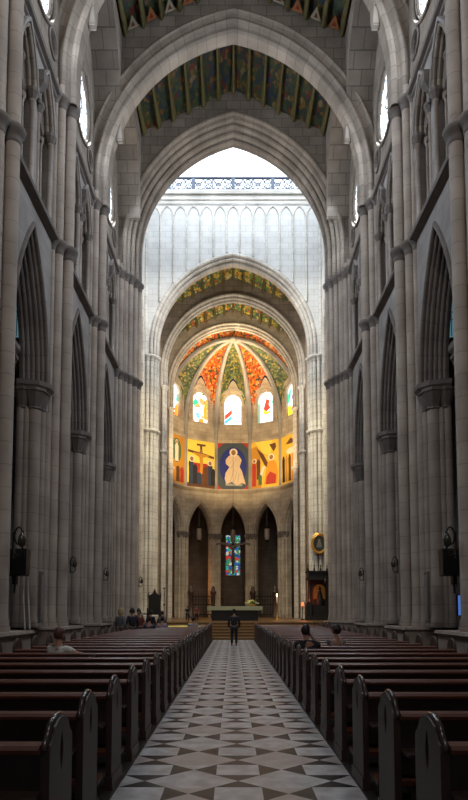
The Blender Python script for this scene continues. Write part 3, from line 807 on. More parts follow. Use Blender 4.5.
# ambulatory back wall with its window
mb = MB()
segs = [av(a, 11.5) for a in (-90, -60, -30, -8, 8, 30, 60, 90)]
for i in range(7):
    a, b = segs[i], segs[i+1]
    if i == 3: continue
    mb.add([(a.x, a.y, PH), (b.x, b.y, PH), (b.x, b.y, 14.5), (a.x, a.y, 14.5)], [(0, 1, 2, 3)])
M['ambu'] = stone('ambulatory_ashlar_shaded', (.12, .10, .085), .8, .42, joint=.7, var=.2)  # apse stone darkened, the shade of the ambulatory is in the colour
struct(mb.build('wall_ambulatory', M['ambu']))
mb = MB(); a, b = segs[3], segs[4]
mb.slab([(a.x, PH), (b.x, PH), (b.x, 14.5), (a.x, 14.5)], [[(-.8, 5.6), (.8, 5.6), (.8, 10.1), (-.8, 10.1)]], tfn(a.y), 0, .4)
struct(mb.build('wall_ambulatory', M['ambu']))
wn += 1
mb = MB(); mb.box(-.82, .82, a.y+.15, a.y+.2, 5.55, 10.15); w = struct(mb.build(f'window_{wn}', M['gl_low']))
mb = MB(); mb.box(-.03, .03, a.y+.05, a.y+.14, 5.6, 10.1)
for z in (6.7, 7.8, 8.9): mb.box(-.8, .8, a.y+.08, a.y+.14, z-.025, z+.025)
mb.build('mullion', M['iron'], w)
# ring shaped ambulatory roof
mb = MB(); n = 24
vs = []
for k in range(n+1):
    q = -90+180*k/n; p, r2 = av(q, 7.5), av(q, 11.7); vs += [(p.x, p.y, 14.3), (r2.x, r2.y, 14.3)]
mb.add(vs, [(2*k, 2*k+1, 2*k+3, 2*k+2) for k in range(n)]); struct(mb.build('ceiling', M['black']))  # roof coloured black for the ambulatory shade

# ------------------------------------------------------------------ pews
def pew_end_outline(rounded=False):
    if rounded:
        return [(0, 0), (.42, 0), (.42, .84)] + [(.21+.21*math.cos(PI*k/12), .84+.24*math.sin(PI*k/12)) for k in range(1, 12)] + [(0, .84)]
    R = [(.48, 0), (.48, .84), (.465, .875), (.43, .895), (.40, .93), (.38, .965), (.33, .985), (.285, 1.0), (.24, 1.005)]
    return R + [(.48-x, z) for x, z in R[-2::-1]]
def leaf(cx, cz, w, h, n=7):
    return [(cx+w*math.sin(PI*k/n), cz-h+2*h*k/n) for k in range(n)] + [(cx-w*math.sin(PI*k/n), cz+h-2*h*k/n) for k in range(n)]
def make_pew(sd, label, group):
    """origin at the aisle end on the floor, near edge; runs away from the aisle"""
    t = thing('church_pew', label, 'pew', (sd*1.15, 0, 0), 0, group)
    X = lambda a: sd*a
    LEN = 3.3
    fn = lambda u, h, d: (X(d), u, h)
    mb = MB(); mb.slab(pew_end_outline(), [leaf(.24, .80, .034, .12)], fn, 0, .055)
    e = mb.build('end_panel', M['pew'], t)
    mb = MB(); mb.slab(leaf(.24, .80, .036, .123), [], fn, .028, .05); mb.build('carved_recess', M['black'], e)
    o = pew_end_outline()[1:-1]
    mb = MB(); mb.tube([(X(.035), y, z+.008) for y, z in o if z > .8], .022, 6); mb.build('cap_moulding', M['pewcap'], e)
    mb = MB(); mb.box(X(-.012), X(.067), -.015, .495, 0, .12); mb.build('foot_block', M['pew'], e)
    mb = MB(); mb.slab(pew_end_outline(True), [], fn, LEN-.055, LEN); e2 = mb.build('end_panel', M['pew'], t)
    mb = MB(); mb.tube([(X(LEN-.028), y, z+.005) for y, z in pew_end_outline(True)[2:]], .02, 5); mb.build('cap_moulding', M['pew'], e2)
    a, b = .05, LEN-.05
    mb = MB(); mb.slab([(.03, .42), (.10, .42), (.06, .86), (.02, .86)], [], fn, a, b); mb.build('backrest', M['pew'], t)
    mb = MB(); mb.slab([(-.05, .84), (.11, .84), (.115, .865), (.09, .885), (-.03, .885), (-.055, .865)], [], fn, a, b); mb.build('top_rail', M['rail'], t)
    mb = MB(); mb.slab([(.06, .41), (.46, .43), (.475, .445), (.46, .46), (.06, .44)], [], fn, a, b); mb.build('seat', M['rail'], t)
    mb = MB(); mb.slab([(.38, .30), (.41, .30), (.41, .43), (.38, .43)], [], fn, a, b); mb.build('seat_apron', M['pew'], t)
    mb = MB(); mb.slab([(-.20, .60), (.03, .60), (.03, .62), (-.20, .62)], [], fn, a, b); mb.build('book_shelf', M['pew'], t)
    mb = MB(); mb.slab([(-.34, .14), (-.16, .16), (-.16, .20), (-.34, .18)], [], fn, a, b); k = mb.build('kneeler', M['rail'], t)
    for q in (.35, 1.65, 2.95):
        mb = MB(); mb.box(X(q), X(q+.04), -.32, -.18, 0, .15); mb.build('kneeler_leg', M['pew'], k)
    mb = MB(); mb.box(X(1.63), X(1.67), .05, .42, 0, .42); mb.build('centre_support', M['pew'], t)
    return t
M['pewcap'] = wood('pew_cap_wood', (.06, .035, .03), .22, coat=.5)
NP = 28
def rank(k):
    if k < 10: return NTH[k]+' from the camera'
    if k >= NP-8: return ('very last' if k == NP-1 else NTH[NP-1-k]+' before the last') + ', towards the altar'
    return {10: 'eleventh', 11: 'twelfth', 12: 'thirteenth', 13: 'fourteenth', 14: 'fifteenth', 15: 'sixteenth', 16: 'seventeenth', 17: 'eighteenth', 18: 'nineteenth', 19: 'twentieth'}[k]+' from the camera'
pews = {}
for sd in (-1, 1):
    side = 'left' if sd < 0 else 'right'; g = f'pews on the {side} of the aisle'; first = None
    for k in range(NP):
        lab = f'dark wooden pew on the {side} of the aisle, {rank(k)}'
        if first is None: first = make_pew(sd, lab, g); first.location = (-1.10 if sd < 0 else 1.135, 3.5, 0); o = first
        else: o = dup(first, (-1.175 if sd < 0 else 1.155, 3.5+1.08*k, 0), None, lab)

# ------------------------------------------------------------------ people
def cloth_mat(n, c): return plain(n, c, .85, var=.2, scale=20)
def skinned(name, verts, edges, radii, mat, parent, sub=2, root=0):
    me = bpy.data.meshes.new(name); me.from_pydata(verts, edges, []); me.update()
    o = bpy.data.objects.new(name, me); COL.objects.link(o)
    m = o.modifiers.new('s', 'SKIN'); m.use_smooth_shade = True
    for i, r in enumerate(radii):
        me.skin_vertices[0].data[i].radius = (r, r) if not isinstance(r, tuple) else r
        me.skin_vertices[0].data[i].use_root = (i == root)
    m = o.modifiers.new('u', 'SUBSURF'); m.levels = m.render_levels = sub
    dg = bpy.context.evaluated_depsgraph_get(); ev = o.evaluated_get(dg)
    nm = bpy.data.meshes.new_from_object(ev); nm.name = name
    o.modifiers.clear(); o.data = nm; nm.materials.clear(); nm.materials.append(mat)
    o.parent = parent
    return o
def head_mesh(mb, c, r, look, tilt=0):
    """egg shaped head with brow, nose, chin and ears; look = heading angle in the xy plane"""
    R = Matrix.Rotation(look, 3, 'Z') @ Matrix.Rotation(tilt, 3, 'X'); vs = []; fs = []; n, m = 12, 16
    for i in range(n+1):
        th = PI*i/n
        for k in range(m):
            q = 2*PI*k/m; x = math.sin(th)*math.cos(q); y = math.sin(th)*math.sin(q); z = math.cos(th)
            face = max(0, y)**3; w = .80 if z > -.1 else .80-.22*(-.1-z)
            px, py, pz = x*w, y*.98, z*1.22
            if face > .1 and abs(x) < .22: py += .17*max(0, 1-abs(z+.12)/.28)*(1-abs(x)/.25)
            if abs(z-.1) < .12 and .2 < abs(x) < .5 and y > 0: py -= .06
            if z < -.75 and y > 0: py += .12
            vs.append(Vector(c)+R @ (Vector((px, py, pz))*r))
    for i in range(n):
        for k in range(m): fs.append((i*m+k, i*m+(k+1) % m, (i+1)*m+(k+1) % m, (i+1)*m+k))
    mb.add(vs, fs, True)
    for s in (-1, 1):
        p = Vector(c)+R @ Vector((s*.80*r, -.02*r, -.02*r)); mb.ball(p, r*.22, 5, .4, .8, 1.2)
def add_mesh(o, mb):
    """join extra geometry into an existing single mesh object"""
    import bmesh
    bm = bmesh.new(); bm.from_mesh(o.data); base = [bm.verts.new(v) for v in mb.v]
    for f in mb.f:
        try: q = bm.faces.new([base[i] for i in f]); q.smooth = True
        except ValueError: pass
    bm.to_mesh(o.data); bm.free()
def hand(mb, wr, dr, nr, s=1):
    """palm, four bent fingers and a thumb; wr wrist, dr pointing direction, nr palm normal"""
    d = Vector(dr).normalized(); nn = Vector(nr).normalized(); a = d.cross(nn).normalized(); w = Vector(wr)
    mb.tube([w, w+d*.04, w+d*.09], [.026, .036, .034], 8)
    for i, (o, l) in enumerate(((-.03, .062), (-.011, .075), (.009, .07), (.028, .055))):
        b = w+d*.085+a*o; mb.tube([b, b+d*l*.45+nn*.006, b+d*l*.75+nn*.022, b+d*l*.9+nn*.04], [.0095, .009, .008, .007], 6)
    b = w+d*.03-a*s*.03; mb.tube([b, b+d*.03-a*s*.03+nn*.01, b+d*.055-a*s*.035+nn*.025], [.012, .011, .008], 6)
def person(label, loc, rz, pose, shirt, legs, hair, armsL=None, armsR=None, look=0, hairlen=0, head_tilt=0, skirt=False, group=None, scale=1, sleeves=.55):
    """faces +y when rz = 0; pose 'sit' or 'stand'"""
    t = thing('person', label, 'person', loc, rz, group); t.scale = (scale,)*3
    if pose == 'sit':
        pel = Vector((0, 0, .55)); z0 = .55
        kn = [Vector((s*.12, .42, .50)) for s in (-1, 1)]; an = [Vector((s*.12, .40, .09)) for s in (-1, 1)]
    else:
        pel = Vector((0, 0, .93)); z0 = .93
        kn = [Vector((s*.10, .03+.02*s, .50)) for s in (-1, 1)]; an = [Vector((s*.11, -.02+.05*s, .09)) for s in (-1, 1)]
    ch = pel+Vector((0, .0, .36)); nk = pel+Vector((0, -.0, .52)); hd = pel+Vector((0, .02, .70)); wa = pel+Vector((0, 0, .18))
    V = [pel, wa, ch, nk, hd-Vector((0, 0, .04))]; E = [(0, 1), (1, 2), (2, 3), (3, 4)]; Rr = [(.145, .11), (.125, .095), (.16, .105), .058, .055]
    hands = []
    for s, ar in ((-1, armsL), (1, armsR)):
        sh = ch+Vector((s*.185, 0, .10))
        if ar: el, wr = [pel+Vector(a) for a in ar]
        elif pose == 'sit': el, wr = pel+Vector((s*.24, .10, .16)), pel+Vector((s*.12, .32, .10))
        else: el, wr = pel+Vector((s*.26, -.02, .18)), pel+Vector((s*.25, .08, -.06))
        b = len(V); V += [sh, el, wr]; E += [(2, b), (b, b+1), (b+1, b+2)]; Rr += [.062, .044, .028]; hands.append((s, wr, (wr-el)))
    armi = len(V)
    for i in (0, 1):
        s = (-1, 1)[i]; hp = pel+Vector((s*.09, .02, -.05)); b = len(V)
        V += [hp, kn[i], an[i], an[i]+Vector((0, .15, -.05))]; E += [(0, b), (b, b+1), (b+1, b+2), (b+2, b+3)]; Rr += [.095, .062, .042, .038]
    body = skinned('body', V, E, Rr, M['skin'], t, 1)
    mb = MB(); head_mesh(mb, hd+Vector((0, .01, .03)), .098, look, head_tilt)
    for s, wr, d in hands: hand(mb, wr, d, (0, .3, -1) if abs(d.z) < .2 else (-s, .2, 0), s)
    add_mesh(body, mb)
    # clothes
    ex = .014
    SV = V[:4]+[V[5], V[6], V[8], V[9]]
    ml, mr = V[5].lerp(V[6], sleeves*1.4 if sleeves < .7 else 1), V[8].lerp(V[9], sleeves*1.4 if sleeves < .7 else 1)
    SV = [pel+Vector((0, 0, -.03)), wa, ch, nk-Vector((0, 0, .05)), V[5], ml, V[8], mr]; SE = [(0, 1), (1, 2), (2, 3), (2, 4), (4, 5), (2, 6), (6, 7)]
    SR = [(.165, .135), (.15, .12), (.182, .13), .075, .082, .066, .082, .066]
    if sleeves > .7:
        SV += [V[7], V[10]]; SE += [(5, 8), (7, 9)]; SR += [.042, .042]
    skinned('shirt', SV, SE, SR, shirt, t, 1)
    b = armi
    TV = [pel]+[V[b+k] for k in (0, 1, 2, 4, 5, 6)]; TE = [(0, 1), (1, 2), (2, 3), (0, 4), (4, 5), (5, 6)]
    skinned('trousers', TV, TE, [(.155, .125), .112, .08, .06, .112, .08, .06], legs, t, 1)
    for i in (0, 1):
        mb = MB(); a = an[i]; mb.ball((a.x, a.y+.07, .045), .05, 6, .9, 2.6, .85); mb.build('shoe', M['black'], t)
    if hair:
        hc = hd+Vector((0, .01, .03)); Rz = Matrix.Rotation(look, 3, 'Z'); mb = MB(); n, m = 10, 16; vs = []; fs = []
        for i in range(n+1):
            th = PI*.72*i/n
            for k in range(m):
                q = 2*PI*k/m; back = -math.sin(q); x = math.sin(th)*math.cos(q); y = math.sin(th)*math.sin(q); z = math.cos(th)
                zz = z
                if y > .05 and z < .45: zz = .45+(z-.45)*.15; y *= .98
                p = Vector((x*.90, y*1.08-.04, zz*1.32)); 
                p *= 1+.05*math.sin(7*q+3*th)
                vs.append(hc+Rz @ (p*.103))
        for i in range(n):
            for k in range(m): fs.append((i*m+k, i*m+(k+1) % m, (i+1)*m+(k+1) % m, (i+1)*m+k))
        mb.add(vs, fs, True)
        if hairlen:
            for j in range(7):
                a = PI+PI*(j/6); x = math.cos(a)*.08; y = math.sin(a)*.085
                p0 = hc+Rz @ Vector((x, y, .02)); mb.tube([p0, p0+Rz @ Vector((x*.2, y*.2, -hairlen*.5)), p0+Rz @ Vector((x*.1, y*.3, -hairlen))], [.04, .042, .02], 6)
        mb.build('hair', hair, t)
    return t
CW = cloth_mat('white_cotton', (.62, .60, .55)); CB = cloth_mat('dark_cloth', (.02, .02, .028)); CN = cloth_mat('navy_cloth', (.03, .035, .07)); CR = cloth_mat('dull_red_cloth', (.22, .05, .035))
CF = mosaic('floral_cloth', [((.45, .38, .35), 3), ((.35, .10, .08), 2), ((.08, .16, .14), 2), ((.10, .08, .09), 2)], 22, lead=False, rough=.9)
CG = cloth_mat('grey_cloth', (.13, .13, .14)); CL = cloth_mat('lilac_cloth', (.32, .28, .38))
HD = plain('dark_hair', (.018, .012, .010), .5, var=.4, scale=40); HB = plain('blond_hair', (.42, .30, .14), .5, var=.4, scale=40); HR = plain('reddish_hair', (.10, .035, .03), .5, var=.4, scale=40)
def seat_y(k): return 3.5+1.08*k+.27
person('person in a white shirt seated in the left pews, arm stretched along the pew back', (-3.32, seat_y(7), -.06), -.35, 'sit', CW, CB, HR, None, ((.40, .02, .37), (.66, .0, .36)), look=-.5, head_tilt=0)
person('dark-haired person in dark clothes seated in the right pews, hand raised to the head', (1.46, seat_y(8), -.03), .15, 'sit', CB, CB, HD, None, ((.34, .12, .40), (.14, .14, .62)), look=-.3)
person('dark-haired person in a patterned sleeveless top seated in the right pews', (2.27, seat_y(9), -.05), .3, 'sit', CF, CB, HD, None, None, look=.9, hairlen=.05, sleeves=.15)
person('dark silhouetted person standing in the middle of the aisle before the steps', (.02, 28.6, 0), 0, 'stand', CB, CB, HD, None, None, scale=.98, sleeves=1)
person('blond person standing among visitors at the end of the left pews', (-4.75, 25.2, 0), -.6, 'stand', CG, CB, HB, None, None, look=.2, hairlen=.2, sleeves=1)
person('dark-haired person standing beside the blond visitor on the left', (-4.38, 26.0, 0), .5, 'stand', CB, CB, HD, None, None, hairlen=.12, sleeves=1)
person('person in a dull red top among the visitors on the left', (-4.25, 27.2, 0), PI*.85, 'stand', CR, CB, HD, None, None, scale=.96)
person('person in a navy coat seated among the visitors in the left pews', (-3.7, seat_y(21), 0), .1, 'sit', CN, CB, HD, None, None, scale=1.02, sleeves=1)
person('person in pale lilac leaning in a left pew below the dark throne', (-3.4, seat_y(23), 0), -.2, 'sit', CL, CB, HD, None, None, sleeves=1)
person('tall dark person standing left of the throne at the platform', (-4.9, 31.0, 0), .1, 'stand', CB, CB, HD, None, None, sleeves=1)
person('dark person standing right of the throne at the platform', (-4.3, 31.3, 0), -.4, 'stand', CB, CB, HD, None, None, scale=.95, sleeves=1)
person('dark person with arms folded standing near the left platform steps', (-3.75, 31.6, 0), .3, 'stand', CG, CB, HD, ((-.24, .1, .2), (.0, .22, .24)), ((.24, .1, .2), (.0, .24, .2)), sleeves=1, scale=.93)
person('person facing the camera left of the altar, paler face, leftmost of a pair', (-2.85, 37.3, PH-.0), PI, 'stand', CB, CB, HD, None, None, scale=.55)
person('person facing the camera left of the altar, rightmost of a pair', (-2.3, 37.5, PH), PI, 'stand', CR, CB, HD, None, None, scale=.55)
person('person in pale blue bending in a far left pew close to the aisle', (-2.0, seat_y(24), -.02), .2, 'sit', cloth_mat('pale_blue_cloth', (.22, .28, .36)), CB, HD, None, None, sleeves=1)

# ------------------------------------------------------------------ altar and its surroundings
t = thing('altar_table', 'long altar with a pale green-white cloth over a dark front', 'altar', (.1, 40, PH))
mb = MB(); mb.box(-1.55, 1.55, .05, .95, 0, .86); mb.build('body', M['black'], t)  # black stands for the shadow on the altar body
mb = MB(); mb.box(-1.75, 1.75, -.05, 1.05, .86, .94); mb.build('table_top', M['pew'], t)
mb = MB(); mb.box(-1.82, 1.82, -.10, 1.1, .945, .97); mb.box(-1.82, 1.82, -.115, -.10, .70, .97)
for sd in (-1, 1): mb.box(sd*1.82, sd*1.835, -.115, 1.1, .45, .97)
mb.build('altar_cloth', M['cloth'], t)
t = thing('flower_arrangement', 'low spray of yellow-green and white flowers on the right end of the altar', 'flowers', (1.25, 40.25, PH+.97))
mb = MB(); mb.lathe(0, 0, [(.12, 0), (.2, .06), (.2, .12)], 12); mb.build('bowl', M['gold'], t)
FL = [plain('flower_yellow', (.62, .60, .10), .7), plain('flower_white', (.7, .75, .6), .7), plain('leaf_green', (.10, .22, .04), .7)]
for k in range(34):
    a = random.uniform(0, 2*PI); rr = random.uniform(.02, .42); h = .42-.55*rr+random.uniform(-.05, .05)
    mb = MB(); x, y = rr*math.cos(a)*1.25, rr*math.sin(a)*.6
    if k % 3 == 2:
        mb.add([(x*.3, y*.3, .12), (x-.05, y, h), (x*1.3, y*1.3, h+.05), (x+.05, y+.02, h-.02)], [(0, 1, 2, 3)]); mb.build('leaf', FL[2], t)
    else:
        mb.tube([(x*.2, y*.2, .1), (x, y, h-.03)], .006, 4); mb.ball((x, y, h), .055, 6, 1, 1, .7); mb.build('blossom', FL[k % 3], t)
# crucifix hanging in front of the deep coloured window
t = thing('hanging_crucifix', 'dark wooden crucifix hanging before the narrow coloured window', 'crucifix', (0, 57.2, 5.2))
mb = MB(); mb.box(-.12, .12, -.06, .06, 0, 3.9); mb.build('upright', M['pew'], t)
mb = MB(); mb.slab([(-1.65, 2.72), (-1.3, 2.8), (0, 2.68), (1.3, 2.8), (1.65, 2.72), (1.62, 2.92), (1.25, 3.0), (0, 2.92), (-1.25, 3.0), (-1.62, 2.92)], [], lambda u, h, d: (u, d, h), -.06, .06); mb.build('crossbeam', M['pew'], t)
hg = skinned('carved_figure', [Vector(p) for p in ((0, -.14, 1.75), (0, -.16, 2.2), (0, -.16, 2.55), (0, -.2, 2.75), (-.25, -.14, 2.55), (-.75, -.1, 2.78), (-1.2, -.1, 2.88), (.25, -.14, 2.55), (.75, -.1, 2.78), (1.2, -.1, 2.88), (-.1, -.18, 1.25), (-.03, -.12, .7), (.1, -.18, 1.25), (.03, -.12, .7))],
    [(0, 1), (1, 2), (2, 3), (2, 4), (4, 5), (5, 6), (2, 7), (7, 8), (8, 9), (0, 10), (10, 11), (0, 12), (12, 13)], [.15, .14, .17, .08, .09, .06, .04, .09, .06, .04, .1, .05, .1, .05], plain('dark_carving', (.06, .04, .03), .5), t, 1)
mb = MB(); head_mesh(mb, (0, -.24, 2.92), .12, PI, .3); add_mesh(hg, mb)
mb = MB(); mb.tube([(0, 0, 3.9), (0, 0, 13)], .015, 5); mb.build('suspension_cable', M['iron'], t)
# lamps in the apse arches
mg = plain('lamp_glass', (.34, .28, .24), .3)
for k, (a, nm) in enumerate(((-30, 'left'), (0, 'central'), (30, 'right'))):
    p = av(a, 6.9); t = thing('hanging_lamp', f'pale glass lamp hanging on a rod in the {nm} lower apse arch', 'lamp', (p.x*1.02, p.y+.6, 8.7), 0, 'lamps hanging in the apse arches')
    mb = MB(); mb.tube([(0, 0, 1.6), (0, 0, 5.2)], .03, 6); mb.build('rod', M['cap'], t)
    mb = MB(); mb.lathe(0, 0, [(.05, 1.75), (.30, 1.55), (.33, 1.5), (.33, 1.45)], 12); mb.build('canopy', M['iron'], t)
    mb = MB(); mb.lathe(0, 0, [(.16, .2), (.24, .45), (.27, .8), (.24, 1.2), (.28, 1.45)], 12); mb.build('glass_shade', mg, t)
    mb = MB(); mb.lathe(0, 0, [(.03, 0), (.12, .1), (.18, .22), (.28, .26)], 12); mb.build('finial', M['iron'], t)
# iron screens in the flanking arches
for a, nm in ((-30, 'left'), (30, 'right')):
    p = av(a, 6.6); t = thing('iron_screen', f'tall dark wrought-iron screen closing the arch {nm} of centre', 'screen', (p.x*.98, p.y, PH), -math.radians(a))
    for k in range(9):
        mb = MB(); x = -1.2+.3*k; mb.tube([(x, 0, 0), (x, 0, 2.25), (x, 0, 2.5)], [.025, .025, .01], 6); mb.build('bar', M['iron'], t)
    for z in (.3, 1.3, 2.1):
        mb = MB(); mb.box(-1.3, 1.3, -.03, .03, z-.04, z+.04); mb.build('cross_rail', M['iron'], t)
    for k in range(8):
        mb = MB(); x = -1.05+.3*k; mb.tube([(x+.12*math.cos(q), 0, 1.7+.16*math.sin(q)) for q in [2*PI*j/10 for j in range(10)]], .018, 5, True); mb.build('scroll', M['iron'], t)
    for s in (-1, 1):
        mb = MB(); mb.lathe(s*1.25, -.25, [(.3, 0), (.3, .2), (.2, .3), (.2, 2.3), (.34, 2.45), (.36, 2.65), (.2, 2.7), (.22, 3.0), (.05, 3.2)], 8); mb.build('carved_post', M['pew'], t)
# candle stand right of the altar
t = thing('candle_stand', 'lit candle on a slim gilt stand right of the altar', 'candle', (3.35, 46.0, PH))
mb = MB(); mb.lathe(0, 0, [(.16, 0), (.16, .04), (.03, .1), (.03, 1.2), (.09, 1.25), (.09, 1.28)], 12); mb.build('stand', M['gold'], t)
mb = MB(); mb.cyl(0, 0, 1.28, 1.75, .05, 10); mb.build('candle', M['wall_white'], t)
mb = MB(); mb.lathe(0, 0, [(.01, 1.75), (.05, 1.82), (.03, 1.92), (.004, 2.0)], 8); mb.build('flame', glow('candle_flame', (1, .5, .2), 12), t)

# ------------------------------------------------------------------ throne niche, oval picture
t = thing('carved_canopy', 'tall black carved wooden canopy with a gilt arched niche on the right', 'shrine', (6.2, 43.0, PH))
mb = MB(); mb.box(-.85, .85, -.55, .5, 0, .35); mb.build('base', M['black'], t)
for x in (-.72, .72):
    mb = MB(); mb.lathe(x, -.4, [(.12, .35), (.12, .6), (.07, .7), (.07, 2.7), (.13, 2.85)], 10); mb.build('column', M['black'], t)
mb = MB(); mb.box(-.8, .8, .3, .45, .35, 2.9); mb.build('back_panel', M['pew'], t)
mb = MB(); mb.slab([(-.42, 1.5)] + [(.42*math.cos(PI-PI*k/12), 2.15+.42*math.sin(PI-PI*k/12)) for k in range(13)] + [(.42, 1.5)], [], lambda u, h, d: (u, d, h), .2, .29); mb.build('gilt_niche', M['gold'], t)
mb = MB(); mb.lathe(0, .02, [(.22, 1.0), (.26, 1.3), (.16, 1.8), (.12, 2.05), (.05, 2.1)], 12); mb.ball((0, .02, 2.22), .11, 8); mb.tube([(0, .02, 2.3), (0, .02, 2.45)], .05, 5); mb.build('dark_statue', M['black'], t)
mb = MB(); mb.box(-.5, .5, -.3, .28, .35, 1.02); mb.build('pedestal', M['black'], t)
mb = MB(); mb.box(-.95, .95, -.6, .5, 2.85, 3.05); mb.box(-.85, .85, -.5, .45, 3.05, 3.4); mb.box(-.98, .98, -.62, .5, 3.4, 3.5); mb.build('cornice', M['black'], t)
for k in range(5):
    mb = MB(); x = -.9+.45*k; mb.lathe(x, -.5, [(.07, 3.5), (.08, 3.6), (.02, 3.75), (.05, 3.82), (.005, 4.05 if k in (0, 4) else 3.95)], 8); mb.build('pinnacle', M['black'], t)
mb = MB(); mb.box(-1.05, -.8, -.5, .3, 0, 1.3); mb.box(.8, 1.3, -.5, .3, 0, .95); mb.build('side_bench', M['black'], t)
t = thing('oval_picture', 'oval gilt-framed dark picture hung on the right chancel pier', 'picture', (6.3, 43.75, 6.6))
o0 = lambda r1, r2, n=32: [(r1*math.cos(2*PI*k/n), r2*math.sin(2*PI*k/n)) for k in range(n)]
f = lambda u, h, d: (u, d, h)
pr = [(.42, -.02), (.44, -.09), (.50, -.06), (.55, -.12), (.61, -.09), (.63, 0)]
mb = MB(); mb.sweep([[(a*math.cos(2*PI*k/32), (a+.16)*math.sin(2*PI*k/32)) for k in range(33)] for a, d in pr], f, [d for a, d in pr]); mb.build('frame', M['gold'], t)
mb = MB(); mb.slab(o0(.44, .6), [], f, -.03, 0); mb.build('canvas', plain('dark_canvas', (.025, .035, .035), .4), t)
mb = MB(); mb.slab([(-.2, -.3), (.2, -.3), (.14, .0), (.08, .12), (-.08, .12), (-.14, 0)], [], f, -.045, -.03); mb.build('painted_figure', plain('painted_grey_robe', (.16, .17, .16), .6), t)
mb = MB(); mb.slab(o0(.09, .11, 14), [], lambda u, h, d: (u, d, h+.2), -.048, -.03); mb.build('painted_head', plain('painted_flesh', (.30, .16, .08), .6), t)
# throne on the left
t = thing('carved_throne', 'dark high-backed carved chair on the platform left of the altar', 'throne', (-5.35, 40.5, PH))
mb = MB(); mb.box(-.45, .45, -.3, .35, .4, .52); mb.build('seat', M['black'], t)
mb = MB(); mb.slab([(-.42, .5), (.42, .5), (.42, 1.5), (.3, 1.75), (.12, 1.85), (0, 2.2), (-.12, 1.85), (-.3, 1.75), (-.42, 1.5)], [], f, .3, .4); mb.build('backrest', M['black'], t)
for x in (-.4, .4):
    for y in (-.25, .3):
        mb = MB(); mb.box(x-.05, x+.05, y-.05, y+.05, 0, .4); mb.build('leg', M['black'], t)
    mb = MB(); mb.box(x-.05, x+.05, -.3, .3, .78, .85); mb.box(x-.04, x+.04, -.28, -.2, .5, .78); mb.build('armrest', M['black'], t)
    mb = MB(); mb.lathe(x, .35, [(.05, 1.5), (.06, 1.7), (.01, 1.95)], 8); mb.build('finial', M['black'], t)
t = thing('candelabrum', 'slim standing candelabrum beside the left chancel pier', 'candelabrum', (-4.9, 42.6, PH))
mb = MB(); mb.lathe(0, 0, [(.2, 0), (.18, .06), (.03, .15), (.03, 1.0), (.08, 1.1), (.03, 1.2), (.03, 2.2), (.12, 2.3)], 12); mb.build('stem', M['iron'], t)
mb = MB(); mb.cyl(0, 0, 2.3, 2.8, .045, 10); mb.build('candle', M['wall_white'], t)

# ------------------------------------------------------------------ wall lamps, loudspeakers
def sconce(label, loc, sd, s=1.0):
    t = thing('wall_lamp', label, 'wall lamp', loc, 0, 'wrought-iron wall lamps on the piers'); t.scale = (s,)*3
    mb = MB(); mb.box(0, -sd*.03, -.05, .05, -.3, .3); mb.build('back_plate', M['iron'], t)
    mb = MB(); mb.tube([(-sd*.02, 0, -.2), (-sd*.16, 0, -.26), (-sd*.24, 0, -.12), (-sd*.2, 0, .0)], .022, 6); mb.tube([(-sd*.13+.1*math.cos(q), 0, .22+.2*math.sin(q)) for q in [2*PI*j/14 for j in range(14)]], .022, 5, True); mb.build('bracket', M['iron'], t)
    mb = MB(); mb.lathe(-sd*.2, 0, [(.03, -.04), (.08, .0), (.1, .12), (.07, .22), (.02, .3)], 8); mb.build('lamp_glass', plain('smoked_glass', (.05, .045, .035), .2) if 'smoked' not in M else M['smoked'], t)
    return t
M['smoked'] = plain('smoked_glass', (.05, .045, .035), .2)
for sd in (-1, 1):
    side = 'left' if sd < 0 else 'right'
    for i, (y, x, nm) in enumerate(((P[1]-.1, 5.90, 'nearest, above the loudspeaker'), (P[2]-.1, 5.92, 'second from the camera'), (P[3]-.1, 5.92, 'third from the camera'), (34.3, 5.42, 'farthest, on the crossing pier'))):
        sconce(f'black iron wall lamp on the {side} piers, {nm}', (sd*x, y, 3.25+(.15 if i == 0 else 0)), sd, 1.15 if i == 0 else .85)
    t = thing('loudspeaker', f'black box loudspeaker fixed to the {side} pier at the picture edge', 'loudspeaker', (sd*6.22, P[1]+1.0, 2.65))
    mb = MB(); mb.frustum([(-.40, -.3), (.40, -.3), (.3, .3), (-.3, .3)], [(-.42, -.34), (.42, -.34), (.32, .3), (-.32, .3)], 0, .74); mb.build('cabinet', M['black'], t)
    mb = MB(); mb.box(-.36, .36, -.36, -.33, .05, .68); mb.build('grille', M['iron'], t)
    mb = MB(); mb.box(-.05, .05, -.1, .1, -.25, 0); mb.tube([(0, 0, -.2), (0, -.05, -.5)], .03, 6); mb.build('wall_bracket', M['iron'], t)
# slim white poles leaning at the left pier
for k, x in enumerate((-6.02, -6.16)):
    mb = MB(); mb.tube([(x+.18, P[1]+1.2, 1.12), (x-.02, P[1]+1.45, 2.85)], .022, 6); o = mb.build('white_pole', M['wall_white']); tag(o, f'slim white pole leaning by the left pier, {"right" if k == 0 else "left"} of the pair', 'pole', 'white poles by the left pier')
# notice boards on the arcade columns
for sd in (-1, 1):
    side = 'left' if sd < 0 else 'right'
    for i, (y, x, h) in enumerate(((P[2]-1.75, 6.42, 1.3), (P[2]+.95, 6.5, 1.2), (P[3]+.95, 6.5, 1.1))):
        t = thing('notice_board', f'narrow grey upright panel on the {side} wall, {ORD[i]} of three', 'panel', (sd*x, y, 1.25), 0, 'upright panels by the piers')
        mb = MB(); mb.box(-.04, .04, -.16, .16, 0, h+.4); mb.build('frame', M['cap'], t)
        mb = MB(); mb.box(-sd*.04, -sd*.05, -.12, .12, .1, h+.3); mb.build('panel', plain('panel_face', (.22, .20, .19), .6), t)
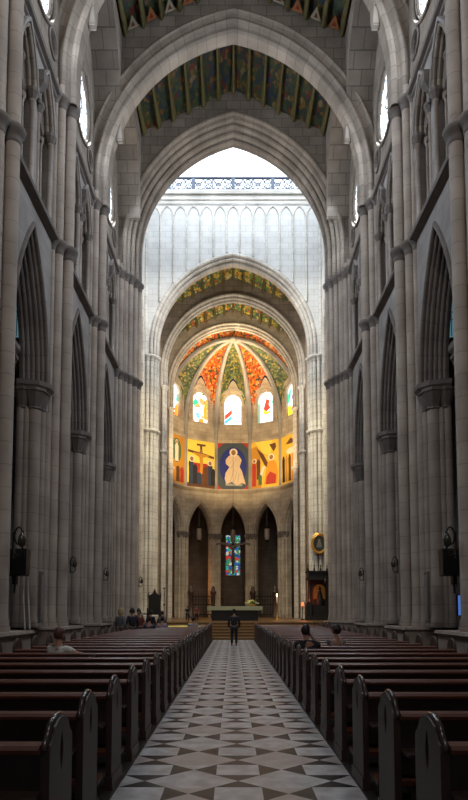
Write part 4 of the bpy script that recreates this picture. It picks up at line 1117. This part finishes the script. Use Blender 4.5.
# screen on the right
t = thing('display_screen', 'small glowing blue screen at the far right edge between the piers', 'screen', (8.05, 21.2, 1.5))
mb = MB(); mb.box(-.2, .2, -.04, .04, -.05, .75); mb.build('housing', M['black'], t)
mb = MB(); mb.box(-.16, .16, -.05, -.04, 0, .7); mb.build('display', glow('screen_blue', (.10, .25, .8), .6), t)
mb = MB(); mb.box(-.03, .03, -.03, .03, -1.5, -.05); mb.build('stand', M['iron'], t)

# ------------------------------------------------------------------ hanging lanterns in the side aisles
M['blueglass'] = glow('lantern_blue_glass', (.16, .36, .44), .42)
for sd in (-1, 1):
    side = 'left' if sd < 0 else 'right'
    t = thing('hanging_lantern', f'tall blue glass lantern with iron scrollwork hanging inside the nearest {side} arch', 'lantern', (sd*7.74, 21.0, 11.3))
    n = 6; rr = .33; oc = [(rr*math.cos(2*PI*k/n), rr*math.sin(2*PI*k/n)) for k in range(n)]
    mb = MB(); mb.frustum([(a*.95, b*.95) for a, b in oc], oc, 0, 1.55); mb.build('glass', M['blueglass'], t)
    for k in range(n):
        mb = MB(); a, b = oc[k]; mb.tube([(a, b, -.05), (a*1.03, b*1.03, 1.6)], .03, 5); mb.build('corner_bar', M['iron'], t)
        a2, b2 = oc[(k+1) % n]; m_ = ((a+a2)/2*1.03, (b+b2)/2*1.03); mb = MB()
        mb.tube([(m_[0]+(a2-a)*.28*math.cos(q), m_[1]+(b2-b)*.28*math.cos(q), .85+.16*math.sin(q)) for q in [2*PI*j/10 for j in range(10)]], .016, 4, True)
        mb.tube([(m_[0], m_[1], .1), (m_[0], m_[1], 1.5)], .014, 4); mb.build('scrollwork', M['iron'], t)
    mb = MB(); mb.lathe(0, 0, [(.05, -.45), (.14, -.3), (.36, -.12), (.40, -.02), (.38, .02)], 12); mb.build('base', M['iron'], t)
    mb = MB(); mb.lathe(0, 0, [(.36, 1.55), (.38, 1.65), (.34, 1.85), (.26, 2.15), (.1, 2.5), (.05, 2.6)], 12)
    for k in range(10):
        q = 2*PI*k/10; mb.tube([(.35*math.cos(q), .35*math.sin(q), 1.6), (.38*math.cos(q), .38*math.sin(q), 1.4)], [.03, .008], 5)
    mb.build('crown', M['gold'], t)
    mb = MB(); mb.lathe(0, 0, [(.03, 2.6), (.09, 2.9), (.05, 3.1), (.11, 3.3), (.04, 3.6), (.02, 3.47)], 10); mb.build('knop', M['wall_white'], t)
    mb = MB(); mb.tube([(0, 0, 3.4), (0, 0, 3.67)], .02, 5); mb.build('hook', M['iron'], t)

# ------------------------------------------------------------------ wall paintings of the apse
PC = {k: plain('paint_'+k, c, .7, var=.12, scale=3) for k, c in dict(gold=(.80, .50, .05), yellow=(.90, .68, .10), deepblue=(.012, .022, .20), slate=(.05, .07, .09), red=(.42, .035, .02), robe=(.62, .48, .33),
     ochre=(.55, .26, .03), orange=(.70, .28, .02), brown=(.12, .045, .02), navy=(.02, .04, .09), green=(.08, .15, .06), flesh=(.30, .15, .06), white=(.78, .70, .55), black=(.015, .012, .012), grey=(.30, .28, .26)).items()}
def fig(cx, zb, h, w, lean=0):
    return [(cx-w*.5, zb), (cx+w*.5, zb), (cx+w*.46+lean*.3, zb+h*.35), (cx+w*.52+lean*.7, zb+h*.68), (cx+w*.25+lean, zb+h*.8), (cx-w*.25+lean, zb+h*.8), (cx-w*.52+lean*.7, zb+h*.68), (cx-w*.44+lean*.3, zb+h*.35)]
PZ = 14.3; PHT = 4.85
names = ['narrow gold painting with a pale standing figure, far left of the apse', 'golden wall painting with a tall dark cross and robed figures', 'central wall painting of a pale robed seated figure on a deep blue oval', 'orange and gold wall painting with a kneeling robed figure and dark wings', 'narrow gold painting with standing figures, far right of the apse']
for fi, (a0, a1) in enumerate(facets):
    A = av(a0); B = av(a1); mid = (A+B)/2; dv = (B-A).normalized(); nv = (Vector((0, ZC, 0))-mid).normalized(); mid2 = mid+nv*.04
    f4 = lambda u, h, d: tuple(dv*u + nv*d + Vector((0, 0, h)))
    t = thing('wall_painting', names[fi], 'painting', (mid2.x, mid2.y, PZ), 0, 'paintings round the apse')
    lay = [.03]
    def pp(nm, c, pts, parent=t):
        lay[0] += .006
        mb = MB(); mb.slab(pts, [], f4, .0, lay[0]); return mb.build(nm, PC[c], parent)
    el = lambda cx, cz, r1, r2, n=24: [(cx+r1*math.cos(2*PI*k/n), cz+r2*math.sin(2*PI*k/n)) for k in range(n)]
    def halo_head(cx, cz, r): pp('painted_halo', 'white', el(cx, cz, r, r, 18)); pp('painted_head', 'flesh', el(cx, cz-.02, r*.58, r*.7, 14))
    W = 1.68
    bg = [(-W, 0), (W, 0), (W, PHT), (-W, PHT)]
    if fi == 2:
        pp('ground', 'red', bg); pp('painted_oval', 'slate', [(max(-W, min(W, u)), max(0, min(PHT, h))) for u, h in el(0, 2.35, 2.15, 2.75, 36)]); pp('painted_oval', 'deepblue', el(0, 2.4, 1.42, 2.0, 32))
        pp('painted_throne', 'grey', [(-.75, .35), (.95, .3), (1.0, .55), (-.8, .6)])
        pp('painted_robe', 'robe', [(u*1.25, h*1.06) for u, h in [(-.55, .5), (-.1, .7), (.35, .35), (.75, .6), (1.05, .45), (.9, 1.1), (.75, 1.75), (.55, 2.2), (.72, 2.9), (.45, 3.35), (.1, 3.45), (-.35, 3.3), (-.62, 2.9), (-.6, 2.5), (-.3, 2.2), (-.62, 1.6), (-.7, 1.0)]])
        for (x0, z0_, x1, z1) in ((-.3, .8, .1, 2.1), (.1, .7, .4, 1.9), (-.2, 2.2, .3, 3.2), (.45, .7, .6, 1.6)):
            pp('painted_fold', 'grey', [(x0, z0_), (x0+.05, z0_), (x1+.05, z1), (x1, z1)])
        halo_head(.05, 3.85, .42)
    elif fi == 1:
        pp('ground', 'yellow', bg); pp('painted_wall', 'red', [(-1.2, .2), (1.3, .2), (1.3, 2.3), (.9, 2.5), (-1.0, 2.5), (-1.2, 2.3)]); pp('painted_hill', 'brown', [(-W, 0), (W, 0), (W, .35), (.4, .3), (0, 1.3), (-.4, .3), (-W, .4)])
        pp('painted_cross', 'brown', [(-.12, .5), (.12, .5), (.12, 3.3), (1.5, 3.1), (1.5, 3.35), (.12, 3.6), (.12, 4.3), (.5, 4.3), (.5, 4.5), (-.5, 4.5), (-.5, 4.3), (-.12, 4.3), (-.12, 3.6), (-1.5, 3.8), (-1.5, 3.55), (-.12, 3.35)])
        pp('painted_body', 'ochre', [(-.2, 1.2), (.1, 1.2), (.22, 2.2), (.2, 3.1), (.9, 3.3), (.9, 3.42), (.1, 3.5), (-.1, 3.5), (-.9, 3.58), (-.9, 3.45), (-.2, 3.1), (-.1, 2.2)])
        pp('painted_head', 'flesh', el(.0, 3.72, .17, .22, 14))
        for x, c, h in ((-1.15, 'navy', 3.1), (-.7, 'black', 2.5), (.55, 'brown', 2.4), (1.05, 'navy', 2.8), (1.35, 'black', 2.2), (-.25, 'navy', 1.5), (.25, 'brown', 1.4)): pp('painted_robe', c, fig(x, .3, h, .52))
        halo_head(-1.1, 2.85, .33); halo_head(1.0, 2.6, .3)
    elif fi == 3:
        pp('ground', 'gold', bg); pp('painted_sky', 'yellow', [(-1.2, PHT), (.9, PHT), (.6, 3.2), (-.2, 3.6)]); pp('painted_rock', 'ochre', [(-W, 0), (-.4, 0), (-.6, 2.0), (-.5, 3.8), (-1.0, 4.4), (-W, 4.2)])
        pp('painted_wing', 'brown', [(-1.0, 4.2), (-.2, 3.5), (.4, 2.4), (.3, 1.9), (-.1, 2.4)]); pp('painted_wing', 'brown', [(.5, 4.4), (1.0, 3.6), (1.3, 4.1), (1.2, 4.5)])
        pp('painted_robe', 'orange', [(-.1, .3), (1.4, .3), (1.5, 1.5), (1.3, 2.4), (.9, 2.9), (.3, 2.5), (.1, 1.6)]); pp('painted_fold', 'red', [(.1, .3), (1.2, .3), (1.3, 1.2), (.6, 1.6), (.2, 1.1)])
        pp('painted_scroll', 'white', [(-.8, 1.0), (-.4, 1.0), (.05, 2.2), (-.25, 2.2)]); pp('painted_robe', 'brown', fig(-.75, .9, 2.6, .4)); pp('painted_robe', 'red', fig(-1.25, .2, 3.1, .45)); pp('painted_robe', 'green', fig(-.55, .3, 1.3, .4))
        halo_head(.75, 3.05, .36); halo_head(-1.2, 2.85, .25)
    else:
        sg = 1 if fi == 4 else -1
        pp('ground', 'gold' if fi == 4 else 'ochre', bg)
        if fi == 0:
            pp('painted_oval', 'green', el(.2, 3.3, .8, 1.2)); pp('painted_robe', 'white', fig(.2, 2.2, 2.2, .6)); halo_head(.2, 4.15, .22)
            for x, c in ((-1.1, 'red'), (-.4, 'orange'), (.4, 'brown'), (1.1, 'red')): pp('painted_robe', c, fig(x, .2, 1.9, .55))
        else:
            pp('painted_dove', 'brown', [(-.8, 4.0), (0, 4.5), (.8, 4.0), (.1, 3.9)]); pp('painted_oval', 'white', el(0, 3.2, .7, .3))
            for x, c in ((-1.2, 'black'), (-.7, 'ochre'), (-.15, 'brown'), (.4, 'orange'), (.85, 'green'), (1.3, 'black')): pp('painted_robe', c, fig(x, .2, 3.3, .42))

t = thing('votive_lamp', 'small red glowing votive lamp on a stand by the right chancel pier', 'lamp', (4.95, 43.0, PH))
mb = MB(); mb.lathe(0, 0, [(.14, 0), (.14, .05), (.03, .1), (.03, .95), (.09, 1.0)], 10); mb.build('stand', M['iron'], t)
mb = MB(); mb.lathe(0, 0, [(.07, 1.0), (.09, 1.1), (.08, 1.22), (.05, 1.25)], 10); mb.build('red_glass', glow('votive_red', (1, .12, .04), 3), t)

# ------------------------------------------------------------------ light
w = bpy.data.worlds.new('World'); sc.world = w; w.use_nodes = True
w.node_tree.nodes['Background'].inputs[0].default_value = (.85, .85, 1, 1); w.node_tree.nodes['Background'].inputs[1].default_value = .045
def area(name, loc, to, size, power, col, sy=None):
    l = bpy.data.lights.new(name, 'AREA'); l.energy = power; l.color = col; l.size = size
    if sy: l.shape = 'RECTANGLE'; l.size_y = sy
    o = bpy.data.objects.new(name, l); COL.objects.link(o); o.location = loc
    o.rotation_euler = (Vector(to)-Vector(loc)).to_track_quat('-Z', 'Y').to_euler(); return o
def spot(name, loc, to, power, col, ang=60, r=.15, blend=.6):
    l = bpy.data.lights.new(name, 'SPOT'); l.energy = power; l.color = col; l.spot_size = math.radians(ang); l.spot_blend = blend; l.shadow_soft_size = r
    o = bpy.data.objects.new(name, l); COL.objects.link(o); o.location = loc
    o.rotation_euler = (Vector(to)-Vector(loc)).to_track_quat('-Z', 'Y').to_euler(); return o
WARM = (1, .72, .38)
spot('apse_floodlight', (-4.6, 51, 13), (1, 62, 22), 3800, WARM, 88)
spot('apse_floodlight', (4.6, 51, 13), (-1, 62, 22), 3800, WARM, 88)
spot('apse_floodlight', (0, 56, 24.5), (0, 58.7, 27), 1500, WARM, 150)
spot('pier_spotlight', (-3, 35, 22), (-6.2, 44, 7), 6500, (1, .80, .46), 90, .3, 1)
spot('pier_spotlight', (3, 35, 22), (6.2, 44, 7), 6500, (1, .80, .46), 90, .3, 1)
for sd in (-1, 1):
    spot('chancel_fill_spot', (sd*5, 45.6, 15), (-sd*1, 53, 29), 3000, (1, .86, .66), 100, .3, 1)  # unseen spots added to brighten the chancel spandrels
area('west_fill_light', (0, -3, 20), (0, 40, 24), 9, 1050, (1, .93, .85), 9)  # unseen fill added behind the camera for the faces towards it, no window built
def lamp(name, loc, power, col, r=.1):
    l = bpy.data.lights.new(name, 'POINT'); l.energy = power; l.color = col; l.shadow_soft_size = r
    o = bpy.data.objects.new(name, l); COL.objects.link(o); o.location = loc
lamp('ambulatory_lamp', (-4.9, 61.2, 4.5), 110, (1, .38, .10))
lamp('votive_light', (5.0, 42.8, 2.45), 25, (1, .15, .06), .05)
lamp('candle_light', (3.35, 45.8, 2.95), 12, (1, .5, .2), .05)
for sd in (-1, 1):
    for c in bays: area('clerestory_daylight', (sd*6.45, c, 23.3), (-sd*4, c, 19), 2.6, 520, (.78, .88, 1))
spot('ceiling_fill_spot', (-5.6, 31.2, 21.6), (1.5, 27, 29.5), 450, (1, .85, .66), 120)  # unseen pair of spots added to warm the nave ceiling
spot('ceiling_fill_spot', (5.6, 31.2, 21.6), (-1.5, 27, 29.5), 450, (1, .85, .66), 120)
spot('added_yellow_spot', (-4, 40, 18), (-2.6, 30.5, .9), 36000, (1, .85, .02), 6, .05, .5)  # narrow spot added for the yellow patch on the pews, its source is invented
# ------------------------------------------------------------------ camera
cd = bpy.data.cameras.new('camera'); cam = bpy.data.objects.new('camera', cd); COL.objects.link(cam)
cam.location = (-.055, 0, EYE); PITCH = math.radians(4); cam.rotation_euler = (PI/2+PITCH, 0, 0)
cd.sensor_fit = 'VERTICAL'; cd.sensor_height = 36; cd.lens = 36*600/800
cd.shift_y = (211-600*math.tan(PITCH))/800; cd.shift_x = 1.5/800; cd.clip_end = 300
sc.camera = cam
sc.view_settings.view_transform = 'Standard'; sc.view_settings.look = 'None'; sc.view_settings.gamma = 1; sc.view_settings.exposure = 0
sc.cycles.use_denoising = True; sc.cycles.max_bounces = 8; sc.cycles.diffuse_bounces = 5
sc.cycles.sample_clamp_indirect = 6

for sd in (-1, 1): spot('crossing_fill_spot', (-sd*2, 35.2, 31), (sd*6.4, 44.3, 20), 9000, (1, .97, .90), 58, .3, 1)  # unseen pair added to whiten the upper far piers
